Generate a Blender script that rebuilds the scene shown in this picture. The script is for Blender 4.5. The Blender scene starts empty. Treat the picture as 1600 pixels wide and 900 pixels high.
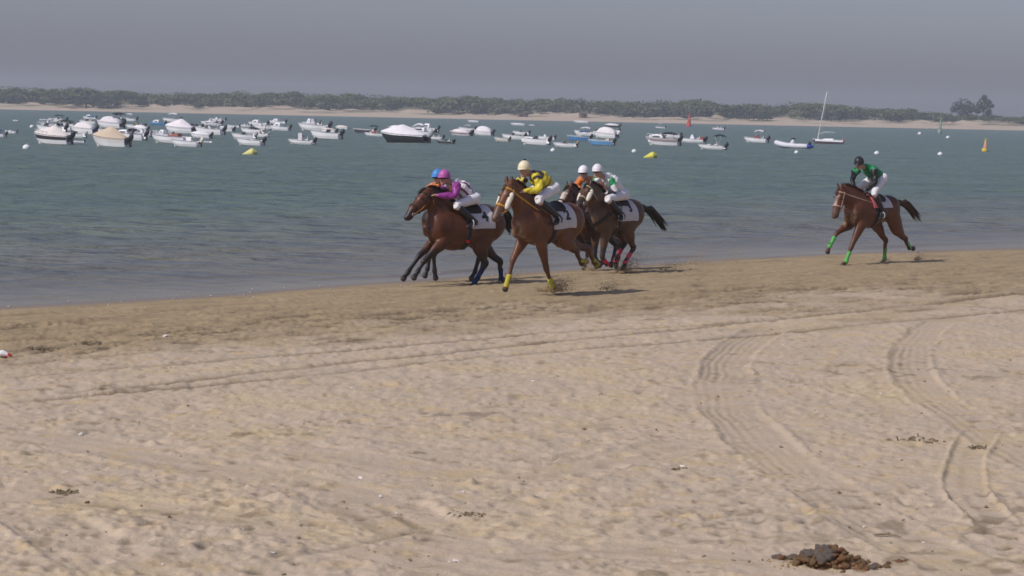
import bpy, math, random
import numpy as np
from mathutils import Vector, Matrix, kdtree
from mathutils.bvhtree import BVHTree
random.seed(7); RNG = np.random.default_rng(7)
C = bpy.context.scene.collection
SC = bpy.context.scene
R = math.radians

# ---------------------------------------------------------------- camera
FPX, CAMH = 3600.0, 3.3                       # focal length in px of a 1600 px wide frame, height above the wet sand
PITCH, ROLL = math.atan(274/3600), math.atan(33/1600)
cam = bpy.data.cameras.new('camera'); camo = bpy.data.objects.new('camera', cam); C.objects.link(camo)
cam.sensor_width = 36; cam.lens = FPX/1600*36; cam.clip_start = 0.5; cam.clip_end = 12000
_F = np.array([0, math.cos(PITCH), -math.sin(PITCH)]); _U0 = np.array([0, math.sin(PITCH), math.cos(PITCH)]); _R0 = np.array([1., 0, 0])
_R = _R0*math.cos(ROLL)+_U0*math.sin(ROLL); _U = _U0*math.cos(ROLL)-_R0*math.sin(ROLL)
camo.matrix_world = Matrix(((_R[0], _U[0], -_F[0], 0), (_R[1], _U[1], -_F[1], 0), (_R[2], _U[2], -_F[2], CAMH), (0, 0, 0, 1)))
SC.camera = camo
cam.dof.use_dof = True; cam.dof.focus_distance = 44; cam.dof.aperture_fstop = 7.0
SC.render.engine = 'CYCLES'
SC.cycles.filter_width = 1.6
SC.cycles.use_denoising = True
SC.cycles.max_bounces = 6; SC.cycles.volume_bounces = 1; SC.cycles.transparent_max_bounces = 8
# ---------------------------------------------------------------- light
SUN_EL = R(44); SUN_DIR = np.array([-0.80, -0.60, 0.0]); SUN_DIR /= np.linalg.norm(SUN_DIR)      # towards the sun, on the ground
w = bpy.data.worlds.new('World'); SC.world = w; w.use_nodes = True
nt = w.node_tree; nt.nodes.clear()
out = nt.nodes.new('ShaderNodeOutputWorld'); bg = nt.nodes.new('ShaderNodeBackground'); sky = nt.nodes.new('ShaderNodeTexSky')
sky.sky_type = 'NISHITA'; sky.sun_disc = False; sky.sun_elevation = SUN_EL
sky.sun_rotation = math.atan2(SUN_DIR[0], SUN_DIR[1]); sky.air_density = 1.0; sky.dust_density = 2.0; sky.ozone_density = 1.5
hs = nt.nodes.new('ShaderNodeHueSaturation'); hs.inputs['Saturation'].default_value = 0.75
tint = nt.nodes.new('ShaderNodeMix'); tint.data_type = 'RGBA'; tint.blend_type = 'MULTIPLY'; tint.inputs[0].default_value = 1.0
tint.inputs[7].default_value = (0.965, 0.96, 1.20, 1)
nt.links.new(sky.outputs[0], hs.inputs['Color']); nt.links.new(hs.outputs[0], tint.inputs[6]); nt.links.new(tint.outputs[2], bg.inputs[0])
bg.inputs[1].default_value = 0.081
nt.links.new(bg.outputs[0], out.inputs[0])
sl = bpy.data.lights.new('sun', 'SUN'); so = bpy.data.objects.new('sun', sl); C.objects.link(so)
sl.energy = 3.0; sl.angle = R(0.6); sl.color = (1.0, 0.94, 0.86)
_sd = Vector((SUN_DIR[0]*math.cos(SUN_EL), SUN_DIR[1]*math.cos(SUN_EL), math.sin(SUN_EL)))
so.rotation_euler = _sd.to_track_quat('Z', 'Y').to_euler(); so.location = (-40, 0, 60)
SC.view_settings.view_transform = 'Standard'; SC.view_settings.look = 'None'; SC.view_settings.gamma = 1.0
SC.view_settings.exposure = 0.0
HAZE_DENSITY = 0.00031

# ---------------------------------------------------------------- pixel -> world helpers
CAM = np.array([0, 0, CAMH])
def ray(x, y): return _F+_R*(x-800)/FPX-_U*(y-450)/FPX
def on_plane(x, y, z=0.0):
    d = ray(x, y); return CAM+d*((z-CAMH)/d[2])
def at_depth(x, y, Y):
    d = ray(x, y); return CAM+d*(Y/d[1])
WATER_Z = -0.06
# ---------------------------------------------------------------- noise
_T = RNG.random((256, 256))*2-1
def vnoise(x, y, seed=0):
    x = np.asarray(x, float)+seed*17.31; y = np.asarray(y, float)+seed*9.77
    ix = np.floor(x).astype(int); iy = np.floor(y).astype(int); fx = x-ix; fy = y-iy
    fx = fx*fx*fx*(fx*(fx*6-15)+10); fy = fy*fy*fy*(fy*(fy*6-15)+10)
    a = _T[ix & 255, iy & 255]; b = _T[(ix+1) & 255, iy & 255]; c = _T[ix & 255, (iy+1) & 255]; d = _T[(ix+1) & 255, (iy+1) & 255]
    return (a*(1-fx)+b*fx)*(1-fy)+(c*(1-fx)+d*fx)*fy
def fbm(x, y, seed=0, o=3):
    s = 0; a = 1.0
    for k in range(o): s = s+a*vnoise(x*2**k, y*2**k, seed+k*5); a *= 0.5
    return s
def smooth(a, b, x):
    t = np.clip((x-a)/(b-a), 0, 1); return t*t*(3-2*t)
# shoreline: Y of the water's edge as a function of X
_sh = np.array([on_plane(x, y, WATER_Z)[:2] for x, y in ((-200, 492), (0, 478), (300, 462), (640, 437), (900, 419), (1130, 404), (1350, 393), (1600, 386))])
_shx = np.concatenate([[-300, _sh[0, 0]-20], _sh[:, 0], [_sh[-1, 0]+30, 600]])
_shy = np.concatenate([[_sh[0, 1]-200, _sh[0, 1]-20], _sh[:, 1], [_sh[-1, 1]+24, _sh[-1, 1]+300]])
def shore_s(x, y): return (np.interp(x, _shx, _shy)-y)*0.67      # metres landward of the water's edge
SD = np.array([0.66, 0.75])                                     # along-shore direction
def base_h(x, y):
    s = shore_s(x, y)
    z = np.where(s < 0, WATER_Z+0.03*s, WATER_Z+0.022*np.minimum(s, 3.5)+0.010*np.clip(s-3.5, 0, 40))
    return np.maximum(z, -3.5)
def on_sand(px, py):
    z = 0.0
    for _ in range(5):
        p = on_plane(px, py, z); z = float(base_h(p[0], p[1]))
    return np.array([p[0], p[1], z])

# ---------------------------------------------------------------- materials
def new_mat(name):
    m = bpy.data.materials.new(name); m.use_nodes = True
    return m, m.node_tree, m.node_tree.nodes['Principled BSDF']
_M = {}
def mat(name, col, rough=0.6, var=0.12, scale=6.0, bump=0.0, bscale=40.0, spec=0.3, attr=None, coat=0.0):
    """plain painted / cloth / skin surface: base colour broken up by object-space noise, optional bump"""
    key = (name, tuple(col), rough, var, scale, bump, attr)
    if key in _M: return _M[key]
    m, t, b = new_mat(name); N = t.nodes; L = t.links
    tc = N.new('ShaderNodeTexCoord'); nz = N.new('ShaderNodeTexNoise'); nz.inputs['Scale'].default_value = scale; nz.inputs['Detail'].default_value = 4
    L.new(tc.outputs['Object'], nz.inputs['Vector'])
    mp = N.new('ShaderNodeMapRange'); mp.inputs[1].default_value = 0.3; mp.inputs[2].default_value = 0.7
    mp.inputs[3].default_value = 1-var; mp.inputs[4].default_value = 1+var; L.new(nz.outputs[0], mp.inputs[0])
    mx = N.new('ShaderNodeMix'); mx.data_type = 'RGBA'; mx.blend_type = 'MULTIPLY'; mx.inputs[0].default_value = 1
    if attr:
        at = N.new('ShaderNodeAttribute'); at.attribute_name = attr; L.new(at.outputs['Color'], mx.inputs[6])
    else: mx.inputs[6].default_value = (*col, 1)
    cb = N.new('ShaderNodeCombineColor')
    for i in range(3): L.new(mp.outputs[0], cb.inputs[i])
    L.new(cb.outputs[0], mx.inputs[7]); L.new(mx.outputs[2], b.inputs['Base Color'])
    b.inputs['Roughness'].default_value = rough; b.inputs['Specular IOR Level'].default_value = spec
    if coat: b.inputs['Coat Weight'].default_value = coat
    if bump:
        n2 = N.new('ShaderNodeTexNoise'); n2.inputs['Scale'].default_value = bscale; n2.inputs['Detail'].default_value = 3; L.new(tc.outputs['Object'], n2.inputs['Vector'])
        bp = N.new('ShaderNodeBump'); bp.inputs['Strength'].default_value = bump; bp.inputs['Distance'].default_value = 0.02
        L.new(n2.outputs[0], bp.inputs['Height']); L.new(bp.outputs[0], b.inputs['Normal'])
    _M[key] = m; return m

# ---------------------------------------------------------------- mesh helpers
class MB:
    def __init__(s): s.v = []; s.f = []; s.m = []; s.n = 0
    def add(s, v, f, mi=0):
        v = np.asarray(v, float).reshape(-1, 3); s.v.append(v)
        for q in f: s.f.append([i+s.n for i in q]); s.m.append(mi)
        s.n += len(v); return s
    def box(s, c, d, mi=0, rot=0.0):
        x, y, z = [k/2 for k in d]; v = np.array([[i*x, j*y, k*z] for i in (-1, 1) for j in (-1, 1) for k in (-1, 1)])
        cr, sr = math.cos(rot), math.sin(rot); v = np.stack([v[:, 0]*cr-v[:, 1]*sr, v[:, 0]*sr+v[:, 1]*cr, v[:, 2]], 1)+np.array(c)
        return s.add(v, [(0, 1, 3, 2), (4, 6, 7, 5), (0, 4, 5, 1), (2, 3, 7, 6), (0, 2, 6, 4), (1, 5, 7, 3)], mi)
    def tube(s, pts, rad, seg=8, side=(0, 1, 0), sub=1, mi=0, round_caps=True):
        """lofted tube through pts; rad = list of r or (a, b): a along the side vector, b across"""
        v, f = loft(pts, rad, seg, side, sub, round_caps); return s.add(v, f, mi)
    def ball(s, c, r, u=10, n=7, mi=0, axes=None):
        r = np.array([r]*3 if np.isscalar(r) else r, float); vs = []; f = []
        for i in range(1, n):
            a = math.pi*i/n
            for j in range(u): b = 2*math.pi*j/u; vs.append((math.sin(a)*math.cos(b), math.sin(a)*math.sin(b), math.cos(a)))
        vs += [(0, 0, 1), (0, 0, -1)]; v = np.array(vs)*r
        if axes is not None: v = v@np.array(axes)
        for i in range(n-2):
            for j in range(u): k = (j+1) % u; f.append((i*u+j, (i+1)*u+j, (i+1)*u+k, i*u+k))
        for j in range(u): k = (j+1) % u; f.append((len(vs)-2, j, k)); f.append((len(vs)-1, (n-2)*u+k, (n-2)*u+j))
        return s.add(v+np.array(c, float), f, mi)
    def grid(s, P, mi=0, closed_u=False, cap=False):
        """P: (n, m, 3) array of points"""
        P = np.asarray(P, float); n, m = P.shape[:2]; f = []
        for i in range(n-1):
            for j in range(m if closed_u else m-1):
                k = (j+1) % m; f.append((i*m+j, i*m+k, (i+1)*m+k, (i+1)*m+j))
        if cap: f.append(tuple(range(m))[::-1]); f.append(tuple((n-1)*m+j for j in range(m)))
        return s.add(P.reshape(-1, 3), f, mi)
    def mesh(s, name):
        me = bpy.data.meshes.new(name); V = np.concatenate(s.v) if s.v else np.zeros((0, 3))
        me.from_pydata(V.tolist(), [], s.f); me.polygons.foreach_set('material_index', s.m); return me
def cr(pts, sub):
    """Catmull-Rom resample"""
    P = np.asarray(pts, float)
    if sub <= 1: return P
    Q = np.vstack([2*P[0]-P[1], P, 2*P[-1]-P[-2]]); o = []
    for i in range(len(P)-1):
        a, b, c, d = Q[i:i+4]
        for k in range(sub):
            t = k/sub; o.append(.5*((2*b)+(-a+c)*t+(2*a-5*b+4*c-d)*t*t+(-a+3*b-3*c+d)*t**3))
    o.append(P[-1]); return np.array(o)
def loft(pts, rad, seg=8, side=(0, 1, 0), sub=1, round_caps=True):
    P = np.asarray(pts, float); Rr = np.array([(r, r) if np.isscalar(r) else r for r in rad], float)
    if sub > 1: Q = cr(np.hstack([P, Rr]), sub); P, Rr = Q[:, :3], np.maximum(Q[:, 3:], 0.002)
    T = np.gradient(P, axis=0); T /= np.linalg.norm(T, axis=1)[:, None]+1e-9
    side = np.asarray(side, float)
    rings = []
    def ring(p, t, a, b):
        n1 = side-(side@t)*t
        if np.linalg.norm(n1) < 0.05: n1 = np.array([1., 0, 0])-t[0]*t
        n1 /= np.linalg.norm(n1); n2 = np.cross(t, n1)
        return [p+n1*a*math.cos(q)+n2*b*math.sin(q) for q in np.arange(seg)*2*math.pi/seg]
    if round_caps:
        for k in (0.95, 0.7): rings.append(ring(P[0]-T[0]*min(Rr[0])*k*0.9, T[0], *(Rr[0]*math.sqrt(1-k*k))))
    for p, t, r in zip(P, T, Rr): rings.append(ring(p, t, *r))
    if round_caps:
        for k in (0.7, 0.95): rings.append(ring(P[-1]+T[-1]*min(Rr[-1])*k*0.9, T[-1], *(Rr[-1]*math.sqrt(1-k*k))))
    n = len(rings); f = []
    for i in range(n-1):
        for j in range(seg): k = (j+1) % seg; f.append((i*seg+j, i*seg+k, (i+1)*seg+k, (i+1)*seg+j))
    f.append(tuple(range(seg))[::-1]); f.append(tuple((n-1)*seg+j for j in range(seg)))
    return np.array(rings).reshape(-1, 3), f
def link(name, me, mats, parent=None, smooth=True):
    o = bpy.data.objects.new(name, me); C.objects.link(o)
    for m in (mats if isinstance(mats, (list, tuple)) else [mats]): me.materials.append(m)
    if smooth: me.polygons.foreach_set('use_smooth', [True]*len(me.polygons))
    if parent is not None: o.parent = parent
    return o
def obj(name, mb, mats, parent=None, smooth=True): return link(name, mb.mesh(name), mats, parent, smooth)
def tag(o, label=None, cat=None, group=None, kind=None):
    for k, v in (('label', label), ('category', cat), ('group', group), ('kind', kind)):
        if v: o[k] = v
    return o
def thing(name, label, cat, loc=(0, 0, 0), rz=0.0, group=None):
    o = bpy.data.objects.new(name, None); C.objects.link(o); o.location = tuple(loc); o.rotation_euler = (0, 0, rz); o.empty_display_size = .3
    return tag(o, label, cat, group)
def fuse(mb, voxel, smooth_it=4, factor=0.5):
    """union every closed shape of the builder into one continuous skin"""
    me = mb.mesh('tmp'); o = bpy.data.objects.new('tmp', me); C.objects.link(o)
    r = o.modifiers.new('r', 'REMESH'); r.mode = 'VOXEL'; r.voxel_size = voxel
    if smooth_it: s = o.modifiers.new('s', 'SMOOTH'); s.iterations = smooth_it; s.factor = factor
    dg = bpy.context.evaluated_depsgraph_get(); dg.update()
    res = bpy.data.meshes.new_from_object(o.evaluated_get(dg)); bpy.data.objects.remove(o); bpy.data.meshes.remove(me)
    return res
def verts_np(me):
    v = np.empty(len(me.vertices)*3); me.vertices.foreach_get('co', v); return v.reshape(-1, 3)
def paint(me, name, cols):
    a = me.color_attributes.new(name, 'FLOAT_COLOR', 'POINT'); c = np.ones((len(me.vertices), 4)); c[:, :3] = cols; a.data.foreach_set('color', c.ravel())

# ================================================================ SETTING: sand
def world_line(px, step=0.12):
    P = np.array([on_sand(*q)[:2] for q in px]); P = cr(P, 10)
    d = np.concatenate([[0], np.cumsum(np.linalg.norm(np.diff(P, axis=0), axis=1))]); s = np.arange(0, d[-1], step)
    return np.stack([np.interp(s, d, P[:, 0]), np.interp(s, d, P[:, 1])], 1)
TRACKS = [  # (pixel path, half width, grooves, depth, squash)
    ([(1235, 505), (1180, 525), (1143, 556), (1131, 600), (1145, 645), (1188, 692), (1255, 745), (1345, 805), (1450, 860), (1580, 915), (1700, 960)], 0.31, 6, 0.020, 1.0),
    ([(1530, 490), (1470, 505), (1425, 540), (1425, 580), (1462, 622), (1525, 665), (1610, 715), (1720, 775)], 0.26, 5, 0.020, 1.0),
    ([(1545, 665), (1527, 690), (1510, 725), (1512, 765), (1545, 808), (1605, 850)], 0.17, 2, 0.035, 0.8),
    ([(-60, 600), (0, 592), (265, 569), (600, 543), (860, 520), (1211, 500), (1600, 457), (1900, 425)], 0.12, 1, 0.030, 0.3),
    ([(-60, 642), (0, 633), (189, 614), (313, 603), (500, 586), (689, 565), (859, 550), (1100, 531), (1378, 505), (1600, 484), (1900, 450)], 0.13, 1, 0.032, 0.3),
    ([(60, 622), (150, 610), (265, 599), (434, 578), (651, 556), (802, 540), (1100, 511), (1400, 480), (1700, 448)], 0.13, 1, 0.032, 0.3),
    ([(20, 780), (70, 815), (130, 850), (210, 905), (300, 960)], 0.34, 6, 0.022, 1.0),
    ([(-80, 757), (0, 768), (200, 792), (440, 824), (560, 852), (720, 890), (900, 930)], 0.36, 2, 0.012, 1.0),
    ([(-80, 662), (0, 676), (200, 705), (430, 748), (600, 800), (700, 860), (760, 920)], 0.42, 3, 0.012, 1.0),
    ([(420, 690), (560, 720), (700, 742), (860, 742), (1000, 712), (1150, 680)], 0.36, 2, 0.010, 0.8),
    ([(600, 905), (760, 868), (950, 862), (1150, 880), (1350, 925)], 0.36, 2, 0.014, 0.9),
    ([(330, 905), (640, 830), (660, 830), (560, 770)], 0.06, 1, 0.02, 0.3),
]
def build_sand():
    ys = [14.0]
    while ys[-1] < 63: ys.append(ys[-1]+0.045*(ys[-1]/17)**1.5)
    ys = np.array([-60, -20, 0, 6, 10, 12, 13]+ys+[65, 68, 72, 78, 86, 100, 130, 200, 400, 1000, 1600])
    t = np.arange(-0.285, 0.335, 0.00078); t = np.concatenate([[-60, -20, -6, -2.5, -1.2, -.7, -.5, -.4, -.34, -.31], t, [.36, .40, .5, .7, 1.2, 2.5, 6, 20, 60]])
    Yg, Tg = np.meshgrid(ys, t, indexing='ij'); Xg = np.clip(Tg*np.maximum(Yg, 12), -2400, 2400)
    s = shore_s(Xg, Yg); Z = base_h(Xg, Yg)
    u = Xg*SD[0]+Yg*SD[1]; v = -Xg*SD[1]+Yg*SD[0]                 # along / across the shore
    edge = 8.9+np.clip(0.2*Xg, -2.8, 3.6)+1.6*fbm(u*.25, v*.5, 3)+0.9*fbm(u*.9, v*1.6, 41)
    damp = smooth(2.6, -2.4, s-edge)
    vis = (Yg > 12) & (Yg < 66) & (np.abs(Tg) < .34)
    land = smooth(-1, 0.8, s)
    # gentle swells, wind-worn lumps, small crumbs
    dry = 0.035*fbm(Xg*.45, Yg*.45, 11)+0.030*fbm(Xg*2.0, Yg*1.6, 12, 4)+0.014*np.abs(fbm(Xg*6, Yg*5, 13, 3))
    lump = fbm(Xg*3.4, Yg*2.6, 19, 3); dry = .33*dry+0.010*fbm(Xg*9, Yg*6, 87, 3)+0.014*smooth(.45, 1.2, lump)-0.018*smooth(.6, 1.3, -lump)
    wetz = 0.016*fbm(u*.35, v*2.6, 14, 3)+0.012*fbm(u*1.1, v*6.5, 15, 3)+0.010*fbm(Xg*5, Yg*5, 16, 2)
    rough = (1-damp)*dry+damp*wetz*smooth(0.2, 2.0, s)
    churn = smooth(0, .35, damp)*smooth(3.6, .8, np.abs(s-edge+1.6+.8*vnoise(u*.2, v*.3, 25)))                  # kicked-up, trodden edge of the course
    cl = fbm(u*2.2, v*5.5, 21, 4); rough += churn*(0.028*smooth(.1, .9, cl)-0.030*smooth(.2, 1.0, -cl))
    dark = churn*smooth(.10, .7, -cl)*(.45+.55*smooth(-.3, .5, vnoise(u*.3, v*.8, 23)))*1.25
    rut = np.zeros_like(Z); flat = np.zeros_like(Z); groove = np.zeros_like(Z)  # rut: shade of the grooves, put into the sand colour
    for px, hw, ng, dep, sq in TRACKS:
        L = world_line(px); T = np.gradient(L, axis=0); T /= np.linalg.norm(T, axis=1)[:, None]
        m = vis & (Xg > L[:, 0].min()-1) & (Xg < L[:, 0].max()+1) & (Yg > L[:, 1].min()-1) & (Yg < L[:, 1].max()+1)
        idx = np.nonzero(m); X = Xg[idx]; Y = Yg[idx]; best = np.full(len(X), 1e9); bi = np.zeros(len(X), int)
        kd = kdtree.KDTree(len(L))
        for k0 in range(0, len(X), 20000):
            sl_ = slice(k0, k0+20000); d2 = (X[sl_, None]-L[None, :, 0])**2+(Y[sl_, None]-L[None, :, 1])**2
            bi[sl_] = d2.argmin(1); best[sl_] = d2.min(1)
        dd = (X-L[bi, 0])*-T[bi, 1]+(Y-L[bi, 1])*T[bi, 0]
        along = (X-L[bi, 0])*T[bi, 0]+(Y-L[bi, 1])*T[bi, 1]
        ok = (np.abs(along) < .3)
        wob = 0.04*vnoise(X*1.3, Y*1.3, 7); d = (dd+wob)/hw; a = np.abs(d)
        endf = smooth(0, 14, bi)*smooth(0, 14, len(L)-1-bi)
        patchy = 0.55+0.45*smooth(-.5, .4, vnoise(X*.5, Y*.5, 61))
        inside = smooth(1.05, .85, a)*endf*ok
        if ng == 1: prof = -dep*smooth(1.0, .2, a)+dep*.7*np.exp(-((d-1.5)/.4)**2)
        else:
            tread = (0.5+0.5*np.cos(d*math.pi*ng+.5*vnoise(X*1.1, Y*1.1, 63)))*(.35+.65*smooth(.5, -.6, d))*(.5+.5*smooth(-.5, .5, vnoise(X*1.7, Y*1.7, 64)))
            prof = inside*(-dep*.55-dep*.75*tread**2)+dep*.8*np.exp(-((a-1.13)/.12)**2)*1.0
            lug = np.sin((bi*0.12+d*.05)*2*math.pi/.14); prof = prof+inside*0.0035*lug*(a < .8)
        rut[idx] = np.maximum(rut[idx], (smooth(1.0, .3, a)*.8 if ng == 1 else inside*tread*.5)*endf*ok*patchy); flat[idx] = np.maximum(flat[idx], inside*sq); groove[idx] += prof*endf*ok*patchy
    rough = rough*(1-.85*np.clip(flat, 0, 1))
    Z = Z+land*rough+land*groove*.7
    # hoof and foot prints
    def stamp(x, y, r, dep, ang, el, dk):
        i0, i1 = np.searchsorted(ys, [y-r*2.2*el, y+r*2.2*el]); tt = x/max(y, 12); j0, j1 = np.searchsorted(t, [tt-r*2.2*el/y, tt+r*2.2*el/y])
        if i1 <= i0 or j1 <= j0: return
        dx = Xg[i0:i1, j0:j1]-x; dy = Yg[i0:i1, j0:j1]-y; ca, sa = math.cos(ang), math.sin(ang)
        q = np.sqrt(((dx*ca+dy*sa)/el)**2+(-dx*sa+dy*ca)**2)/r
        Z[i0:i1, j0:j1] += -dep*np.exp(-q**2*1.8)+dep*.30*np.exp(-((q-1.4)/.35)**2)
        dark[i0:i1, j0:j1] = np.maximum(dark[i0:i1, j0:j1], dk*np.exp(-q**2*1.6))
    for _ in range(5200):
        y = 14+48*RNG.random()**1.5; x = y*(-.27+.58*RNG.random()); ss = float(shore_s(x, y))
        if ss < 1.0 or ss < 2.4 and RNG.random() < .6: continue
        ed = 6.6+.16*x
        if ss < ed+1.5: stamp(x, y, RNG.uniform(.05, .10), RNG.uniform(.010, .028), R(48)+RNG.normal()*.15, RNG.uniform(1.3, 3.2), RNG.uniform(.3, 1.0) if RNG.random() < (.75 if abs(ss-ed-1.2) < 2 else .28) else 0)
        else:
            if fbm(x*.35, y*.35, 71) < -.15 and RNG.random() < .8: continue
            stamp(x, y, RNG.uniform(.03, .09), RNG.uniform(.006, .020), RNG.random()*3.1, RNG.uniform(1, 1.8), RNG.uniform(.4, 1.0) if RNG.random() < .30 else 0)
    for _ in range(5200):
        y = 14.5+20*RNG.random()**1.4; x = y*(-.25+.52*RNG.random())
        if float(shore_s(x, y)) < 8.5 or fbm(x*.7, y*.7, 73) < -.05: continue
        stamp(x, y, RNG.uniform(.018, .045), RNG.uniform(.006, .018), RNG.random()*3.1, RNG.uniform(1, 2.2), RNG.uniform(.3, .9) if RNG.random() < .35 else 0)
    # a few lines of footprints that the photo shows crossing the foreground
    for x0, y0, x1, y1, n in ((640, 790, 930, 700, 10), (790, 840, 1000, 690, 9), (240, 690, 330, 720, 5), (330, 800, 500, 750, 8), (150, 860, 330, 855, 4)):
        for k in range(n):
            f = k/(n-1); p = on_sand(x0+(x1-x0)*f+RNG.normal()*6, y0+(y1-y0)*f+RNG.normal()*4); stamp(p[0], p[1], .09, .05, .6, 1.5, .15)
    # damp, dug-up blotches, then the painted groove shade of the ruts
    blot = smooth(.1, .8, fbm(Xg*.5, Yg*.6, 81, 3))*smooth(.42, .85, fbm(Xg*4.5, Yg*3.2, 83, 4))*(1-damp)*.65
    blot += damp*smooth(.5, 1.0, fbm(u*.8, v*4.5, 85, 4))*.45
    blot = blot+rut
    n, m = Z.shape; me = bpy.data.meshes.new('beach_sand')
    V = np.stack([Xg, Yg, Z], -1).reshape(-1, 3)
    ii, jj = np.meshgrid(np.arange(n-1), np.arange(m-1), indexing='ij'); a = (ii*m+jj).ravel()
    F = np.stack([a, a+1, a+m+1, a+m], 1)
    me.vertices.add(len(V)); me.vertices.foreach_set('co', V.ravel()); me.loops.add(F.size); me.loops.foreach_set('vertex_index', F.ravel().astype(np.int32))
    me.polygons.add(len(F)); me.polygons.foreach_set('loop_start', (np.arange(len(F))*4).astype(np.int32)); me.polygons.foreach_set('loop_total', np.full(len(F), 4, np.int32))
    me.update(); me.validate()
    soak = smooth(1.3+.5*vnoise(u*.6, v, 5), 0.1, s)
    paint(me, 'wet', np.stack([damp, soak, np.clip(dark+blot, 0, 1)], -1).reshape(-1, 3))
    mt, tr, b = new_mat('sand'); N = tr.nodes; L = tr.links
    at = N.new('ShaderNodeAttribute'); at.attribute_name = 'wet'; sp = N.new('ShaderNodeSeparateColor'); L.new(at.outputs['Color'], sp.inputs[0])
    geo = N.new('ShaderNodeNewGeometry')
    def noise(sc, det=4, dist=0.0):
        k = N.new('ShaderNodeTexNoise'); k.inputs['Scale'].default_value = sc; k.inputs['Detail'].default_value = det; k.inputs['Distortion'].default_value = dist; L.new(geo.outputs['Position'], k.inputs['Vector']); return k
    def ramp(src, a, bb, lo, hi):
        k = N.new('ShaderNodeMapRange'); k.inputs[1].default_value = a; k.inputs[2].default_value = bb; k.inputs[3].default_value = lo; k.inputs[4].default_value = hi; L.new(src, k.inputs[0]); return k.outputs[0]
    def mixc(fac, c0, c1, mode='MIX'):
        k = N.new('ShaderNodeMix'); k.data_type = 'RGBA'; k.blend_type = mode
        for src, i in ((fac, 0), (c0, 6), (c1, 7)):
            if isinstance(src, (float, int)): k.inputs[i].default_value = src
            elif isinstance(src, tuple): k.inputs[i].default_value = (*src, 1)
            else: L.new(src, k.inputs[i])
        return k.outputs[2]
    n1 = noise(1.1, 5); n2 = noise(9, 5); n3 = noise(70, 3)
    c_dry = mixc(ramp(n1.outputs[0], .35, .65, 0, 1), DRY_A, DRY_B)
    n4 = noise(.55, 6); n5 = noise(3.2, 6); c_dry = mixc(ramp(n4.outputs[0], .50, .66, 0, .8), c_dry, DRY_C); c_dry = mixc(ramp(n5.outputs[0], .53, .68, 0, .75), c_dry, DRY_D); n6 = noise(5.5, 6, .6); c_dry = mixc(ramp(n6.outputs[0], .60, .70, 0, .5), c_dry, (.30, .235, .15))
    mpg = N.new('ShaderNodeMapping'); mpg.vector_type = 'TEXTURE'; mpg.inputs['Rotation'].default_value = (0, 0, R(48.6)); mpg.inputs['Scale'].default_value = (6, 1, 1); L.new(geo.outputs['Position'], mpg.inputs['Vector'])
    ns = noise(3.4, 5); L.new(mpg.outputs[0], ns.inputs['Vector'])
    c_damp = mixc(ramp(ns.outputs[0], .36, .62, 0, 1), DAMP_A, DAMP_B); ns2 = noise(7.5, 4); L.new(mpg.outputs[0], ns2.inputs['Vector']); c_damp = mixc(ramp(ns2.outputs[0], .58, .72, 0, .55), c_damp, (.19, .14, .08))
    c = mixc(sp.outputs[0], c_dry, c_damp); c = mixc(sp.outputs[1], c, SOAK); c = mixc(ramp(sp.outputs[2], 0, 1, 0, .8), c, DUG_SHADE)
    g = N.new('ShaderNodeCombineColor'); gr = ramp(n3.outputs[0], .3, .7, .86, 1.14)
    for i in range(3): L.new(gr, g.inputs[i])
    c = mixc(1.0, c, g.outputs[0], 'MULTIPLY'); L.new(c, b.inputs['Base Color'])
    L.new(ramp(sp.outputs[1], 0, 1, .95, .35), b.inputs['Roughness']); b.inputs['Specular IOR Level'].default_value = .2
    bp = N.new('ShaderNodeBump'); bp.inputs['Strength'].default_value = .40; bp.inputs['Distance'].default_value = .035
    nb = noise(11, 8, .4); L.new(nb.outputs[0], bp.inputs['Height']); L.new(bp.outputs[0], b.inputs['Normal'])
    o = link('beach_sand', me, mt); tag(o, 'pale trodden beach sand with curved tyre tracks and a damp brown racing strip', kind='structure')
DRY_A, DRY_B, DRY_C, DRY_D = (.505, .402, .296), (.46, .372, .276), (.525, .412, .262), (.50, .375, .215)
DAMP_A, DAMP_B, SOAK, DUG_SHADE = (.372, .283, .166), (.312, .236, .140), (.22, .175, .135), (.15, .112, .066)  # last one: dug-up sand, and the shade painted into ruts
build_sand()

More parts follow.
